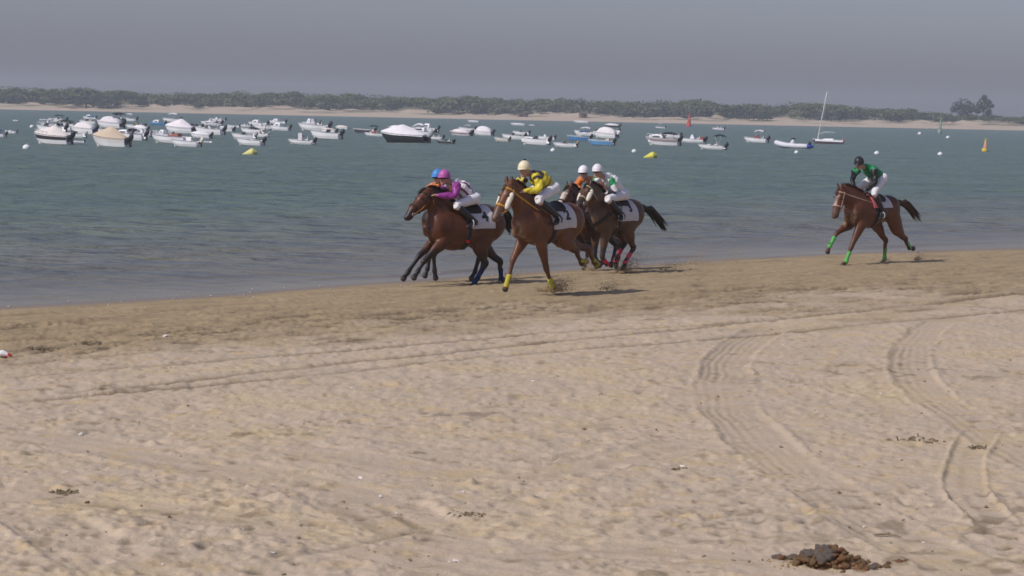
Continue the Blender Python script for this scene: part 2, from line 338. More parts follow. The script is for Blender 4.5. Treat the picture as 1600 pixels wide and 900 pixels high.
# ================================================================ SETTING: water
def build_water():
    ys = [24.0]
    while ys[-1] < 330: ys.append(ys[-1]+max(.16, .16*(ys[-1]/50)**1.35))
    ys = np.concatenate([[-60, 0, 12, 20], ys, np.geomspace(340, 1400, 40)])
    t = np.concatenate([[-40, -10, -3, -1, -.5, -.35, -.31], np.arange(-.285, .32, .0042), [.34, .36, .5, 1, 3, 10, 40]])
    Yg, Tg = np.meshgrid(ys, t, indexing='ij'); Xg = np.clip(Tg*np.maximum(Yg, 20), -2400, 2400); s = -shore_s(Xg, Yg)
    amp = smooth(.2, 9, s)*smooth(1000, 200, Yg)*(np.abs(Tg) < .33)*(Yg > 20)
    crest = 0.030*(1-np.abs(vnoise(Xg*.42, Yg*1.05+.25*vnoise(Xg*.2, Yg*.2, 92), 91)))**2+0.022*vnoise(Xg*.9, Yg*2.0, 93)+0.018*vnoise(Xg*.16, Yg*.5, 94)
    swash = smooth(0, .4, s)*smooth(3.2, .8, s)*0.020*np.exp(-((s-1.15-.45*vnoise(Xg*.22, Yg*.22, 95))/.22)**2)
    mb = MB().grid(np.stack([Xg, Yg, WATER_Z+amp*crest*WAVE_H-amp*.02+swash], -1)); me = mb.mesh('water'); me.polygons.foreach_set('use_smooth', [True]*len(me.polygons))
    paint(me, 'shore', np.stack([np.clip(s/40, 0, 1), np.clip(s/6, 0, 1), np.clip(np.exp(-((s-1.3-.8*vnoise(Xg*.25, Yg*.25, 95))/.30)**2)*smooth(-.35, .3, vnoise(Xg*.18, Yg*.18, 97))+.7*np.exp(-((s-3.4-1.2*vnoise(Xg*.2, Yg*.2, 98))/.35)**2)*smooth(0, .5, vnoise(Xg*.3, Yg*.3, 99)), 0, 1)], -1).reshape(-1, 3))
    m, tr, b = new_mat('estuary_water'); N = tr.nodes; L = tr.links
    geo = N.new('ShaderNodeNewGeometry'); at = N.new('ShaderNodeAttribute'); at.attribute_name = 'shore'; sp = N.new('ShaderNodeSeparateColor'); L.new(at.outputs['Color'], sp.inputs[0])
    def mapped(sx, sy, rot):
        k = N.new('ShaderNodeMapping'); k.inputs['Scale'].default_value = (sx, sy, 1); k.inputs['Rotation'].default_value = (0, 0, rot); L.new(geo.outputs['Position'], k.inputs['Vector']); return k.outputs[0]
    def noise(vec, sc, det=3):
        k = N.new('ShaderNodeTexNoise'); k.inputs['Scale'].default_value = sc; k.inputs['Detail'].default_value = det; k.inputs['Roughness'].default_value = .55; L.new(vec, k.inputs['Vector']); return k.outputs[0]
    def math_(op, a, b_):
        k = N.new('ShaderNodeMath'); k.operation = op
        for x, i in ((a, 0), (b_, 1)):
            if isinstance(x, (int, float)): k.inputs[i].default_value = x
            else: L.new(x, k.inputs[i])
        return k.outputs[0]
    def mr(src, a, bb, lo, hi):
        k = N.new('ShaderNodeMapRange'); k.inputs[1].default_value = a; k.inputs[2].default_value = bb; k.inputs[3].default_value = lo; k.inputs[4].default_value = hi; L.new(src, k.inputs[0]); return k.outputs[0]
    w1 = noise(mapped(.55, 1.0, R(12)), 1.3, 4); w2 = noise(mapped(.4, 1.0, R(-8)), .35, 3); w3 = noise(mapped(.06, .16, R(5)), 1.0, 3)
    h = math_('ADD', math_('MULTIPLY', w1, .30), math_('MULTIPLY', w2, 1.0))
    fade = mr(sp.outputs[1], 0, 1, .25, 1)
    bp = N.new('ShaderNodeBump'); bp.inputs['Distance'].default_value = WAVE; L.new(fade, bp.inputs['Strength']); L.new(h, bp.inputs['Height']); L.new(bp.outputs[0], b.inputs['Normal'])
    c1 = N.new('ShaderNodeMix'); c1.data_type = 'RGBA'; c1.inputs[6].default_value = (*SHALLOW, 1); c1.inputs[7].default_value = (*DEEP, 1); L.new(mr(sp.outputs[0], 0.0, .75, 0, 1), c1.inputs[0])
    c3 = N.new('ShaderNodeMix'); c3.data_type = 'RGBA'; c3.inputs[6].default_value = (*EDGE_C, 1); L.new(c1.outputs[2], c3.inputs[7]); L.new(mr(sp.outputs[1], 0.0, .5, 0, 1), c3.inputs[0])
    c2 = N.new('ShaderNodeMix'); c2.data_type = 'RGBA'; c2.blend_type = 'MULTIPLY'; c2.inputs[0].default_value = 1; c4 = N.new('ShaderNodeMix'); c4.data_type = 'RGBA'; c4.inputs[7].default_value = (.14, .11, .085, 1); L.new(c3.outputs[2], c4.inputs[6]); L.new(mr(sp.outputs[2], 0.0, 1.0, 0, .8), c4.inputs[0]); L.new(c4.outputs[2], c2.inputs[6])
    v = mr(w3, .3, .7, .88, 1.12); cb = N.new('ShaderNodeCombineColor')
    for i in range(3): L.new(v, cb.inputs[i])
    L.new(cb.outputs[0], c2.inputs[7]); L.new(c2.outputs[2], b.inputs['Base Color'])
    b.inputs['Roughness'].default_value = .34; b.inputs['Specular IOR Level'].default_value = .38; b.inputs['IOR'].default_value = 1.33
    o = link('water', me, m); tag(o, 'rippled grey green river water between the beach and the far bank', kind='structure')
SHALLOW, DEEP, WAVE, WAVE_H, EDGE_C = (.172, .160, .140), (.104, .150, .120), 1.8, 1.7, (.235, .215, .165)
build_water()

# ================================================================ SETTING: far bank, trees
FAR_Y = 1050.0
def far_h(x, y):
    d = y-FAR_Y-6*fbm(x*.006, x*0, 31)-0.02*np.abs(x)
    dune = (1.2+1.6*fbm(x*.03, y*.03, 33, 4)+2.0*np.abs(fbm(x*.11, y*.07, 34, 3)))
    return -1.0+smooth(-18, 0, d)*1.0+smooth(0, 22, d)*1.4+smooth(14, 50, d)*np.maximum(dune*.62+.35, 0)+smooth(50, 120, d)*1.6
GAPS = [(px-800)/FPX*1100 for px in (285, 352, 632, 870, 1215, 1350)]
def build_far():
    ys = np.concatenate([np.arange(FAR_Y-40, FAR_Y+130, 1.8), [1200, 1250, 1350, 1600, 2200, 2900]]); xs = np.concatenate([[-2400, -1500, -900, -600, -450], np.arange(-360, 361, 2.2), [450, 600, 900, 1500, 2400]])
    Yg, Xg = np.meshgrid(ys, xs, indexing='ij'); Z = far_h(Xg, Yg); mb = MB().grid(np.stack([Xg, Yg, Z], -1)); me = mb.mesh('far_shore')
    d = Yg-FAR_Y-6*fbm(Xg*.006, Xg*0, 31)-0.02*np.abs(Xg)
    veg = smooth(.0, .55, fbm(Xg*.10, Yg*.16, 35, 4))*smooth(10, 24, d)*.85; veg = np.maximum(veg, smooth(45, 75, d))
    for gx in GAPS: veg = veg*(1-np.exp(-((Xg-gx)/7.0)**2)*smooth(80, 60, d))
    paint(me, 'veg', np.stack([veg, smooth(4, -3, d), veg], -1).reshape(-1, 3))
    m, tr, b = new_mat('far_sand'); N = tr.nodes; L = tr.links; at = N.new('ShaderNodeAttribute'); at.attribute_name = 'veg'; sp = N.new('ShaderNodeSeparateColor'); L.new(at.outputs['Color'], sp.inputs[0])
    k = N.new('ShaderNodeMix'); k.data_type = 'RGBA'; k.inputs[6].default_value = (.47, .375, .275, 1); k.inputs[7].default_value = (.14, .13, .075, 1); L.new(sp.outputs[0], k.inputs[0])
    k2 = N.new('ShaderNodeMix'); k2.data_type = 'RGBA'; k2.inputs[7].default_value = (.33, .26, .20, 1); L.new(k.outputs[2], k2.inputs[6]); L.new(sp.outputs[1], k2.inputs[0]); L.new(k2.outputs[2], b.inputs['Base Color']); b.inputs['Roughness'].default_value = .9
    tag(link('far_shore', me, m), 'sandy far bank with low dunes below the trees', kind='structure')
build_far()
leaf_m = {}
def leaf_mat(name, col):
    if name not in leaf_m: leaf_m[name] = mat(name, col, .7, .35, .55, spec=.15)
    return leaf_m[name]
def crown_mesh(name, rx, rz, zc, n, leaf, seed, flat_bottom=True, lobes=5, given=None):
    """many small leaf sprays through the volume of a lobed crown"""
    rg = np.random.default_rng(seed); L = [(np.array([0, 0, zc]), 1.0)]
    for k in range(lobes):
        a = rg.random()*6.28; rr = rg.uniform(.35, .75); L.append((np.array([math.cos(a)*rx*rr, math.sin(a)*rx*rr, zc+rz*rg.uniform(-.35, .4)]), rg.uniform(.4, .62)))
    if given: L = [(np.array([x*rx, y*rx, zc+z*rz]), q) for x, y, z, q in given]
    mb = MB(); V = []; F = []
    for k in range(n):
        c, sc = L[rg.integers(len(L))]; d = rg.normal(size=3); d /= np.linalg.norm(d)
        if flat_bottom and d[2] < -.25: d[2] *= -.6
        q = c+d*np.array([rx, rx, rz])*sc*rg.uniform(.72, 1.05)
        nrm = d*np.array([1, 1, rx/rz])+rg.normal(size=3)*.55; nrm /= np.linalg.norm(nrm); a = np.cross(nrm, rg.normal(size=3)); a /= np.linalg.norm(a); bb = np.cross(nrm, a); s = leaf*rg.uniform(.6, 1.3); i = len(V)
        V += [q-a*s, q-bb*s*.7, q+a*s, q+bb*s*.7]; F.append((i, i+1, i+2, i+3))
    mb.add(V, F); return mb.mesh(name)
BARK = mat('pine_bark', (.10, .075, .055), .9, .3, 3)
def trunk_mesh(name, h, r, seed, spread):
    rg = np.random.default_rng(seed); mb = MB(); top = np.array([rg.normal()*.3, rg.normal()*.3, h]); mb.tube([(0, 0, -.6), (top[0]*.3, top[1]*.3, h*.5), top], [r, r*.75, r*.55], 7, sub=3)
    for k in range(5):
        a = k*1.26+rg.random(); b = top*np.array([.5, .5, 0])+np.array([0, 0, h*rg.uniform(.6, .95)]); e = b+np.array([math.cos(a)*spread, math.sin(a)*spread, spread*rg.uniform(.35, .7)]); mb.tube([b, (b+e)/2+[0, 0, .15], e], [r*.42, r*.3, r*.12], 5, sub=2)
    return mb.mesh(name)
CROWNS = [crown_mesh('crown', 3.6+.5*k, 2.35+.12*(k % 3), 2.45, 760, .44, 100+k, False) for k in range(6)]
TRUNKS = [trunk_mesh('trunk', 2.6, .2, 200+k, 1.8) for k in range(3)]
PINE_G = [leaf_mat('pine_green', (.085, .11, .040)), leaf_mat('pine_olive', (.11, .125, .045)), leaf_mat('pine_dark', (.05, .07, .04))]
for k, m in enumerate(CROWNS): m.materials.append(PINE_G[(0, 1, 0, 2, 1, 0)[k]])
for m in TRUNKS: m.materials.append(BARK)
BUSHES = [crown_mesh('foliage', 2.3+.35*k, 1.15+.15*(k % 2), .75, 300, .34, 300+k, lobes=4) for k in range(4)]
BUSH_M = [leaf_mat('bush_grey_green', (.095, .10, .055)), leaf_mat('bush_dark', (.045, .055, .040))]
for k, m in enumerate(BUSHES): m.materials.append(BUSH_M[k % 2])
STEMS = trunk_mesh('stem', .7, .09, 400, .6); STEMS.materials.append(BARK)
def tree(name, crown, trunk, tname, loc, sc, rz, label, cat, group=None):
    t = thing(name, label, cat, loc, rz, group); t.scale = sc
    for nm, me in (('crown' if tname == 'trunk' else 'foliage', crown), (tname, trunk)):
        o = bpy.data.objects.new(nm, me); C.objects.link(o); o.parent = t
    return t
def place_far(px, py_top, Y, h_ref):   # a plant whose top shows at this pixel, standing on the far bank at depth Y
    p = at_depth(px, py_top, Y); z = float(far_h(p[0], p[1])); return (p[0], Y, z), max(.35, (p[2]-z)/h_ref)
PROF = np.array([(-120, 136), (0, 134), (30, 134), (62, 138), (90, 136), (130, 133), (152, 141), (190, 138), (222, 142), (300, 142), (400, 142), (470, 143), (520, 145), (600, 146), (640, 152), (700, 150), (735, 147), (765, 153), (850, 153), (900, 153), (960, 155), (1000, 157), (1060, 154), (1110, 157), (1150, 160), (1220, 159), (1270, 160), (1330, 163), (1420, 169), (1480, 176), (1600, 180), (1750, 184)], float)
def prof(px): return np.interp(px, PROF[:, 0], PROF[:, 1])
rg = np.random.default_rng(5)
PINE_LBL = 'rounded stone pine in the continuous belt of pines on the far bank'
k = 0
for row, (Y, dy, step) in enumerate(((1185, 0.0, 17), (1150, 3.5, 19), (1122, 8.5, 23))):
    px = -90.0
    while px < 1700:
        px += step*rg.uniform(.7, 1.5)
        top = prof(px)+dy+rg.uniform(-1.5, 3.5)
        if row == 2 and px > 1080: top += 2
        if row == 2 and rg.random() < .28: continue
        if px > 1560 and row == 2 or row == 2 and min(abs((px-800)/FPX*1100-gx) for gx in GAPS) < 6.5: continue
        loc, f = place_far(px, top, Y+rg.uniform(-9, 9), 4.9)
        f = min(f, 2.4); wd = rg.uniform(.95, 1.45)
        tree('pine_tree', CROWNS[k % 6], TRUNKS[k % 3], 'trunk', loc, (f**.5*wd, f**.5*wd, f), rg.random()*6.28, PINE_LBL, 'tree', 'stone pines along the far bank'); k += 1
# the two tall trees that stand above the belt at the right
for px, top, Y, sx, seed, lbl in ((1506, 152, 1120, 6.4, 501, 'broad dark tree rising above the pine belt, left of the ragged taller one'), (1538, 147, 1125, 5.0, 502, 'tall ragged tree rising above the pine belt, beside the broad dark one')):
    loc, f = place_far(px, top, Y, 1.0); h = f
    cm = crown_mesh('crown', sx, h*.40, h*.58, 1300, .42, seed, False, given=[(0, 0, .38, .60), (-.42, .1, .18, .48), (.42, -.1, .2, .48), (-.72, 0, -.25, .30), (.72, 0, -.15, .32), (.1, .3, -.1, .5), (-.2, -.3, -.45, .4), (.35, .2, -.5, .38)] if seed == 501 else [(.02, 0, .72, .28), (-.12, .1, .42, .36), (.30, 0, .40, .33), (-.42, 0, .08, .34), (.58, .1, .12, .32), (.85, 0, -.02, .16), (.05, -.2, .0, .42), (-.3, .1, -.35, .36), (.3, 0, -.38, .38), (-.6, 0, -.5, .25), (.55, 0, -.6, .28)]); cm.materials.append(leaf_mat('tall_tree_leaf', (.045, .06, .04)))
    tm = trunk_mesh('trunk', h*.62, .32, seed, sx*.6); tm.materials.append(BARK); tree('broadleaf_tree', cm, tm, 'trunk', loc, (1, 1, 1), 0, lbl, 'tree')
# bushes on the dunes
BL = 'low grey green bush on the sandy slope below the pines of the far bank'
for k in range(150):
    px = -70+(k//2)*24+rg.uniform(-12, 12); Y = rg.uniform(1088, 1100) if k % 2 else rg.uniform(1104, 1114)
    if rg.random() < (.35 if k % 2 else .06): continue
    yb = prof(px)+(13.5 if px < 1080 else 9)*(1.35 if k % 2 else .85)*(1-.0004*max(0, px-1080))+rg.uniform(-3.5, 3)
    if min(abs((px-800)/FPX*1100-gx) for gx in GAPS) < 5.5: continue
    loc, f = place_far(px, yb, Y, 1.75); f = min(f, 3.4)
    tree('dune_bush', BUSHES[k % 4], STEMS, 'stem', loc, (f*rg.uniform(.7, 1.15)+.35, f*.8+.3, f), rg.random()*6, BL, 'bush', 'bushes on the far dunes')
for px, top, s, lbl in ((1178, 172, 1.5, 'dark bush alone on the far beach below the dune edge'), (135, 146, 2.1, 'large dark bush coming down to the far beach, behind the boats at the left')):
    loc, f = place_far(px, top, 1078, 1.75); tree('dune_bush', BUSHES[1], STEMS, 'stem', loc, (f*s*.75, f*s*.7, f), .5, lbl, 'bush')

# ================================================================ HORSES AND RIDERS
def A3(*q): return np.array(q, float)
class Frame:
    """local frame of a horse: x forward, y to its left, z up; solves a photo pixel onto the plane y = lat"""
    def __init__(s, o, head):
        a = R(head); s.o = A3(*o); s.X = A3(math.cos(a), math.sin(a), 0); s.Y = A3(-math.sin(a), math.cos(a), 0); s.rz = a
    def __call__(s, px, lat=0.0, dx=0.0):
        d = ray(px[0]+dx, px[1]); t = ((s.o-CAM)@s.Y+lat)/(d@s.Y); P = CAM+d*t-s.o; return A3(P@s.X, lat, P[2])
def nearest_cols(me, samples):
    """colour each vertex by the nearest (point, radius, colour) sample; soft blend of the 3 best"""
    kd = kdtree.KDTree(len(samples))
    for i, (p, r, c) in enumerate(samples): kd.insert(Vector(p), i)
    kd.balance(); V = verts_np(me); out = np.zeros((len(V), 3))
    for i, v in enumerate(V):
        ws = 0; cs = np.zeros(3)
        for co, k, d in kd.find_n(Vector(v), 3): q = 1/(d+.004)**3; ws += q; cs += q*np.array(samples[k][2])
        out[i] = cs/ws
    return out
def path_samples(pts, rad, cols, seg=10):
    """samples on the surface of a tube path; cols: list of (t0, colour) steps along the path"""
    P = np.asarray(pts, float); d = np.concatenate([[0], np.cumsum(np.linalg.norm(np.diff(P, axis=0), axis=1))]); d /= d[-1]; S = []
    for t in np.linspace(0, 1, 26):
        p = np.array([np.interp(t, d, P[:, k]) for k in range(3)]); c = [q for t0, q in cols if t >= t0][-1]; r = np.interp(t, d, [x if np.isscalar(x) else max(x) for x in rad])
        for q in ((0, 0, 0), (r, 0, 0), (-r, 0, 0), (0, r, 0), (0, -r, 0)): S.append((p+np.array(q)*.9, r, c))
    return S
def ribbon(mb, P, N, width_dir, w, th=.008, mi=0):
    """flat strap: follows points P lying on a surface with normals N, given half width"""
    rows = []
    for p, n, d in zip(P, N, width_dir): rows.append([p-d*w, p+d*w, p+d*w+n*th, p-d*w+n*th])
    mb.grid(np.array(rows), mi, closed_u=True, cap=True)
def cast(bvh, org, d):
    h = bvh.ray_cast(Vector(org), Vector(d)); return (np.array(h[0]), np.array(h[1])) if h[0] is not None else (None, None)
def hoop(bvh, c, axis, side, a0=0, a1=2*math.pi, n=28, off=.004, far=1.2, flip=False):
    """points of the body surface around an axis point, found by rays cast inwards"""
    axis = axis/np.linalg.norm(axis); s = side-(side@axis)*axis; s /= np.linalg.norm(s); u = np.cross(axis, s); P = []; Nn = []
    for a in np.linspace(a0, a1, n):
        d = s*math.cos(a)+u*math.sin(a); p, nn = cast(bvh, c, d)
        if p is None: continue
        P.append(p+nn*off); Nn.append(nn)
    return P, Nn
BANDAGE = {}
STRAP = mat('dark_leather', (.03, .02, .016), .55, .2)
def horse(F, spec):
    g = dict(spec); sx, dz = g.get('sx', 0), g.get('dz', 0); coat, dark, point = g['coat'], g['dark'], g['point']
    H = thing('racehorse', g['label'], 'horse', F.o, F.rz, g.get('group'))
    mb = MB(); S = []
    # trunk
    T = [(-.88, 1.20, .08, .09), (-.82, 1.22, .18, .20), (-.70, 1.25, .25, .295), (-.52, 1.265, .28, .315), (-.3, 1.26, .265, .285), (-.1, 1.225, .275, .315), (.12, 1.20, .288, .365), (.3, 1.205, .275, .385), (.46, 1.235, .25, .365), (.6, 1.205, .232, .33), (.72, 1.16, .205, .27), (.80, 1.13, .14, .17), (.835, 1.12, .06, .07)]
    ks = g.get('len', 1.0)
    de = g.get('deep', 1.0); tp = [(x*ks+sx, 0, z+dz-(de-1)*b) for x, z, a, b in T]; tr = [(a*(.5+.5*de), b*de) for x, z, a, b in T]
    mb.tube(tp, tr, 20, sub=3)
    for p, (a, b) in zip(tp, tr):
        for q in np.linspace(0, 2*math.pi, 13)[:-1]:
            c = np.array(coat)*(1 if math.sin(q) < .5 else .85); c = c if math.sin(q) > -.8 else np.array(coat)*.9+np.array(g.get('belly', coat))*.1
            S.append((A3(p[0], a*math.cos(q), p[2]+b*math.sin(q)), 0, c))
    for k in range(40):      # paler chest between the forelegs, sunlight painted into the coat colour
        if 'breast_lit' in g: yy_, zz_ = random.uniform(-.16, .16), random.uniform(.90, 1.22); S.append((A3(.84*ks+sx-abs(yy_)*.35, yy_, zz_+dz), 0, g['breast_lit']))
    for sy in (-1, 1):
        mb.ball((-.60*ks+sx, sy*.13, 1.27+dz), (.24, .14, .27)); mb.ball((.47*ks+sx, sy*.158, 1.15+dz), (.19, .085, .29)); mb.ball((.72*ks+sx, sy*.085, 1.10+dz), (.11, .09, .16))
    mb.ball((.33*ks+sx, 0, 1.53+dz), (.24, .06, .09))
    # neck and head
    P, M = F(g['poll'], g.get('poll_lat', 0)), F(g['muzzle'], g.get('muz_lat', 0))
    N0 = A3(.41*ks+sx, 0, 1.28+dz); u = M-P; Lh = np.linalg.norm(u); u /= Lh
    if 'head_len' in g: Lh = g['head_len']; M = P+u*Lh
    fw = A3(1, 0, 0); back = -(A3(0, 1, 0) if False else np.cross(u, A3(0, 1, 0))); back /= np.linalg.norm(back)      # back: from the forehead line towards the jaw
    if back[0] > 0: back = -back
    Pb = P+back*.03
    mid = N0*.5+Pb*.5+A3(-.02, 0, .03)
    np_, nr = [N0, N0*.72+Pb*.28+A3(0, 0, .02), mid, N0*.22+Pb*.78+A3(-.01, 0, .03), Pb+u*.05], [(.21, .36), (.178, .325), (.138, .26), (.106, .195), (.09, .14)]
    mb.tube(np_, nr, 16, sub=4); S += path_samples(np_, nr, [(0, coat)])
    side = np.cross(back, u); side = side/np.linalg.norm(side)
    if side[1] < 0: side = -side
    hp, hr = [], []
    hs_ = g.get('hs', 1.08)
    for t, a, b in ((0, .085, .105), (.13, .105, .125), (.3, .106, .145), (.45, .09, .125), (.62, .07, .094), (.78, .063, .08), (.92, .068, .078), (1.0, .05, .058)):
        hp.append(P+u*Lh*t+back*(b*hs_-.085)); hr.append((a*hs_, b*hs_))
    mb.tube(hp, hr, 14, side=side, sub=3)
    S += path_samples(hp, hr, [(0, coat), (.66, g.get('nose', dark)), ])
    for k in range(14):   # a blaze or star down the front of the face
        if 'blaze' in g and g['blaze'][0] <= k/13 <= g['blaze'][1]: S += [(P+u*Lh*(k/13)-back*.088+side*y, 0, (.62, .55, .48)) for y in (0,)]
    up = -u; ear_dir = (up*.8-back*(.55 if g.get('ears', 1) > 0 else -.9)); ear_dir /= np.linalg.norm(ear_dir)
    for sy in (-1, 1):
        b0 = P+side*.052*sy+up*.05; mb.tube([b0, b0+ear_dir*.065+side*.014*sy, b0+ear_dir*.135+side*.008*sy], [.032, .032, .012], 8); S += path_samples([b0, b0+ear_dir*.17], [.03, .02], [(0, coat), (.6, dark)])
        mb.ball(P+u*Lh*.27-back*.035+side*.078*sy, (.035, .03, .03)); mb.ball(P+u*Lh*.93-back*.03+side*.042*sy, .03)
    mb.ball(P+u*Lh*.95+back*.045, (.04, .035, .04))
    # legs
    legs = {}
    def leg(key, pts, rad, cols):
        mb.tube(pts, rad, 12, sub=3); S.extend(path_samples(pts, rad, cols)); legs[key] = pts
    hoofc = (.05, .04, .035)
    for key in ('fl', 'fr'):
        if key not in g['legs']: continue
        lat, k_, f_, h_ = g['legs'][key][:4]; sy = 1 if lat > 0 else -1
        K, Fk, Hf = F(k_, lat), F(f_, lat), F(h_, lat); Sh = A3(.50*ks+sx, sy*.14, 1.14+dz); E = A3(.40*ks+sx+.25*(K[0]-.4*ks-sx), sy*.14, .92+dz+.02)
        d = (Hf-Fk)/np.linalg.norm(Hf-Fk); Hf = Fk+d*.155; pa = Fk+d*.055
        pts = [Sh, E, E*.6+K*.4, E*.25+K*.75, K, K*.75+Fk*.25, K*.3+Fk*.7, Fk, pa, Hf]; rad = [(.11, .18), (.095, .15), (.078, .108), (.057, .068), (.056, .060), (.037, .045), (.034, .042), (.049, .056), (.037, .041), (.056, .066)]
        leg(key, pts, rad, [(0, coat), (.40, g.get('shin', coat)), (.52, point), (.965, hoofc)])
    for key in ('hl', 'hr'):
        if key not in g['legs']: continue
        lat, k_, f_, h_ = g['legs'][key][:4]; sy = 1 if lat > 0 else -1
        K, Fk, Hf = F(k_, lat), F(f_, lat), F(h_, lat); Hp = A3(-.56*ks+sx, sy*.12, 1.24+dz)
        St = F(g['legs'][key][4], lat) if len(g['legs'][key]) > 4 else A3(-.36*ks+sx+.18*(K[0]+.7*ks-sx), sy*.145, .96+dz)
        d = (Hf-Fk)/np.linalg.norm(Hf-Fk); Hf = Fk+d*.155; pa = Fk+d*.055; Hb = K+A3(-.025, 0, .03)
        pts = [Hp, St, St*.62+K*.38, St*.25+K*.75, Hb, K*.8+Fk*.2+A3(-.005, 0, 0), K*.3+Fk*.7, Fk, pa, Hf]; rad = [(.13, .25), (.11, .195), (.088, .135), (.058, .08), (.056, .070), (.041, .053), (.036, .045), (.050, .057), (.038, .042), (.056, .066)]
        leg(key, pts, rad, [(0, coat), (.42, g.get('shin', coat)), (.54, point), (.965, hoofc if key not in g.get('pale_hoof', ()) else (.55, .42, .35))])
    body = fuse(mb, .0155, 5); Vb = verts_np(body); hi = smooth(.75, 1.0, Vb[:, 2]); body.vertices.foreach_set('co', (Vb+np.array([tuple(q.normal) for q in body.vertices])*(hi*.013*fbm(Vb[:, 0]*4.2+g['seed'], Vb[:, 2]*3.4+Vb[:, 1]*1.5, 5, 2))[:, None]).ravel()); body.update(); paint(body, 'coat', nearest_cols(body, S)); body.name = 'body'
    CM = mat('horse_coat', (1, 1, 1), .42, .22, 4, .15, 45, .34, attr='coat')
    link('body', body, CM, H); bvh = BVHTree.FromPolygons([v.co for v in body.vertices], [p.vertices for p in body.polygons])
    EYE = mat('eye_dark', (.012, .01, .01), .15, 0, spec=.6)
    for sy in (-1, 1):
        obj('eye', MB().ball(P+u*Lh*.28-back*.028+side*.108*sy, .020), EYE, H)
        obj('nostril', MB().ball(P+u*Lh*.955-back*.03+side*.058*sy, (.018, .011, .02)), EYE, H)
    # mane, forelock, tail
    HAIR = mat('horse_hair', g.get('hair', (.015, .012, .01)), .5, .4, 14, .4, 90); mm = MB(); rg = np.random.default_rng(g['seed'])
    for k in range(46):
        t = k/45; q = N0*(1-t)+P*t; top = q+A3(-.3*(1-t)-.0, 0, .6*(1)); pt, nn = cast(bvh, q+A3(-.45, 0, .9), A3(.447, 0, -.894))
        if pt is None or pt[2] < 1.3+dz: continue
        if 'blaze' in g and t > .95: continue
        ln = rg.uniform(.07, .15); b = pt-nn*.01+A3(0, rg.uniform(-.015, .015), 0); d = A3(-.9, rg.uniform(-.5, .5), .25); d /= np.linalg.norm(d)
        mm.tube([b, b+nn*.025+d*ln*.45, b+d*ln+A3(0, 0, -.05)], [.022, .018, .004], 6, sub=2)
    for k in range(7): b = P+side*rg.uniform(-.03, .03)-back*.05; mm.tube([b-u*.04, b+u*.06-back*.05, b+u*rg.uniform(.1, .16)-back*.045], [.015, .012, .003], 5, sub=2)
    tag(obj('mane', mm, HAIR, H), kind='stuff')
    dock = A3(-.86*ks+sx, 0, 1.40+dz); tt = g.get('tail'); tip = F(tt) if tt else dock+A3(-.42, 0, -.62)
    tm = MB(); m1 = dock*.55+tip*.45+A3(0, 0, .12 if tt else .2); L_ = np.linalg.norm(tip-dock)
    tm.tube([dock+A3(.10, 0, -.02), dock, dock*.7+m1*.3+A3(0, 0, .04), m1], [.05, .046, .05, .04], 10, sub=3)
    for k in range(60):
        a = rg.random()*6.28; r = rg.uniform(.01, .075); f = rg.uniform(.62, 1.08); o1 = A3(0, math.cos(a)*r, math.sin(a)*r)
        p0 = dock*.85+m1*.15; e = m1+(tip-m1)*f*1.05+o1*rg.uniform(.8, 2.0)+A3(0, 0, -.04*rg.random()); tm.tube([p0+o1*.3, m1*.75+dock*.25+o1*.8, m1+o1*1.25, (m1+e)/2+o1*.5+A3(0, 0, .01), e], [.022, .024, .022, .015, .003], 5, sub=2)
    obj('tail', tm, HAIR, H)
    # bandages
    for key, col in g.get('bandages', {}).items():
        pts = legs[key]; K, Fk = pts[4], pts[7]; bm = MB()
        if key[0] == 'h': K = K*.85+Fk*.15
        lo = g.get('band_low', 0); a, b = (K*.25+Fk*.75, Fk+(pts[9]-Fk)*.62) if lo else (K*.68+Fk*.32, Fk+(pts[9]-Fk)*.10)
        for i in range(9):     # wound turns
            q0 = a+(b-a)*(i/9); q1 = a+(b-a)*((i+1.15)/9); r = .043-.005*math.sin(math.pi*i/8)+(.006 if i > 6 or lo else 0); bm.tube([q0, q1], [(r-.002, r+.004), (r+.003, r+.009)], 12)
        obj('leg_bandage', bm, mat('bandage_'+'%.2f%.2f' % (col[0], col[1]), col, .85, .15, 20, .3, 60), H)
    # saddle cloth with number, saddle, girth
    sc = A3(-.02*ks+sx+g.get('sad_dx', 0), 0, 1.24+dz)
    def drape(x0, x1, a0, a1, off, nx=14, na=15, tw=0.0, th=.012, flare=0.0):
        rows = []
        for a in np.linspace(a0, a1, na):
            row = []
            for x in np.linspace(x0, x1, nx):
                d = A3(0, math.sin(a), math.cos(a)); c = A3(sc[0]+x-tw*abs(a), 0, sc[2]); p, nn = cast(bvh, c, d)
                if p is None: p, nn = c+d*.3, d
                row.append(p+d*(off+flare*max(0, abs(a)-.9)))
            rows.append(row)
        return np.array(rows)
    cl = g.get('cloth', (.52, .51, .54)); NUMC = mat('number_ink', (.025, .025, .04), .7, .1)
    c0, c1, ca = g.get('cloth_x', (-.38, .26, 1.95))
    top = drape(c0, c1, -ca, ca, .020, 16, 25, g.get('cloth_tw', .05)); bot = drape(c0, c1, -ca, ca, .008, 16, 25, g.get('cloth_tw', .05))
    cm = MB(); cm.grid(top); cm.grid(bot[:, ::-1]); n, m = top.shape[:2]
    for e0, e1 in ((top[0], bot[0]), (bot[-1], top[-1]), (bot[:, 0], top[:, 0]), (top[:, -1], bot[:, -1])): cm.grid(np.array([e0, e1]))
    co = obj('saddle_cloth', cm, mat('saddle_cloth_'+g['key'], cl, .85, .06, 10, .25, 30), H)
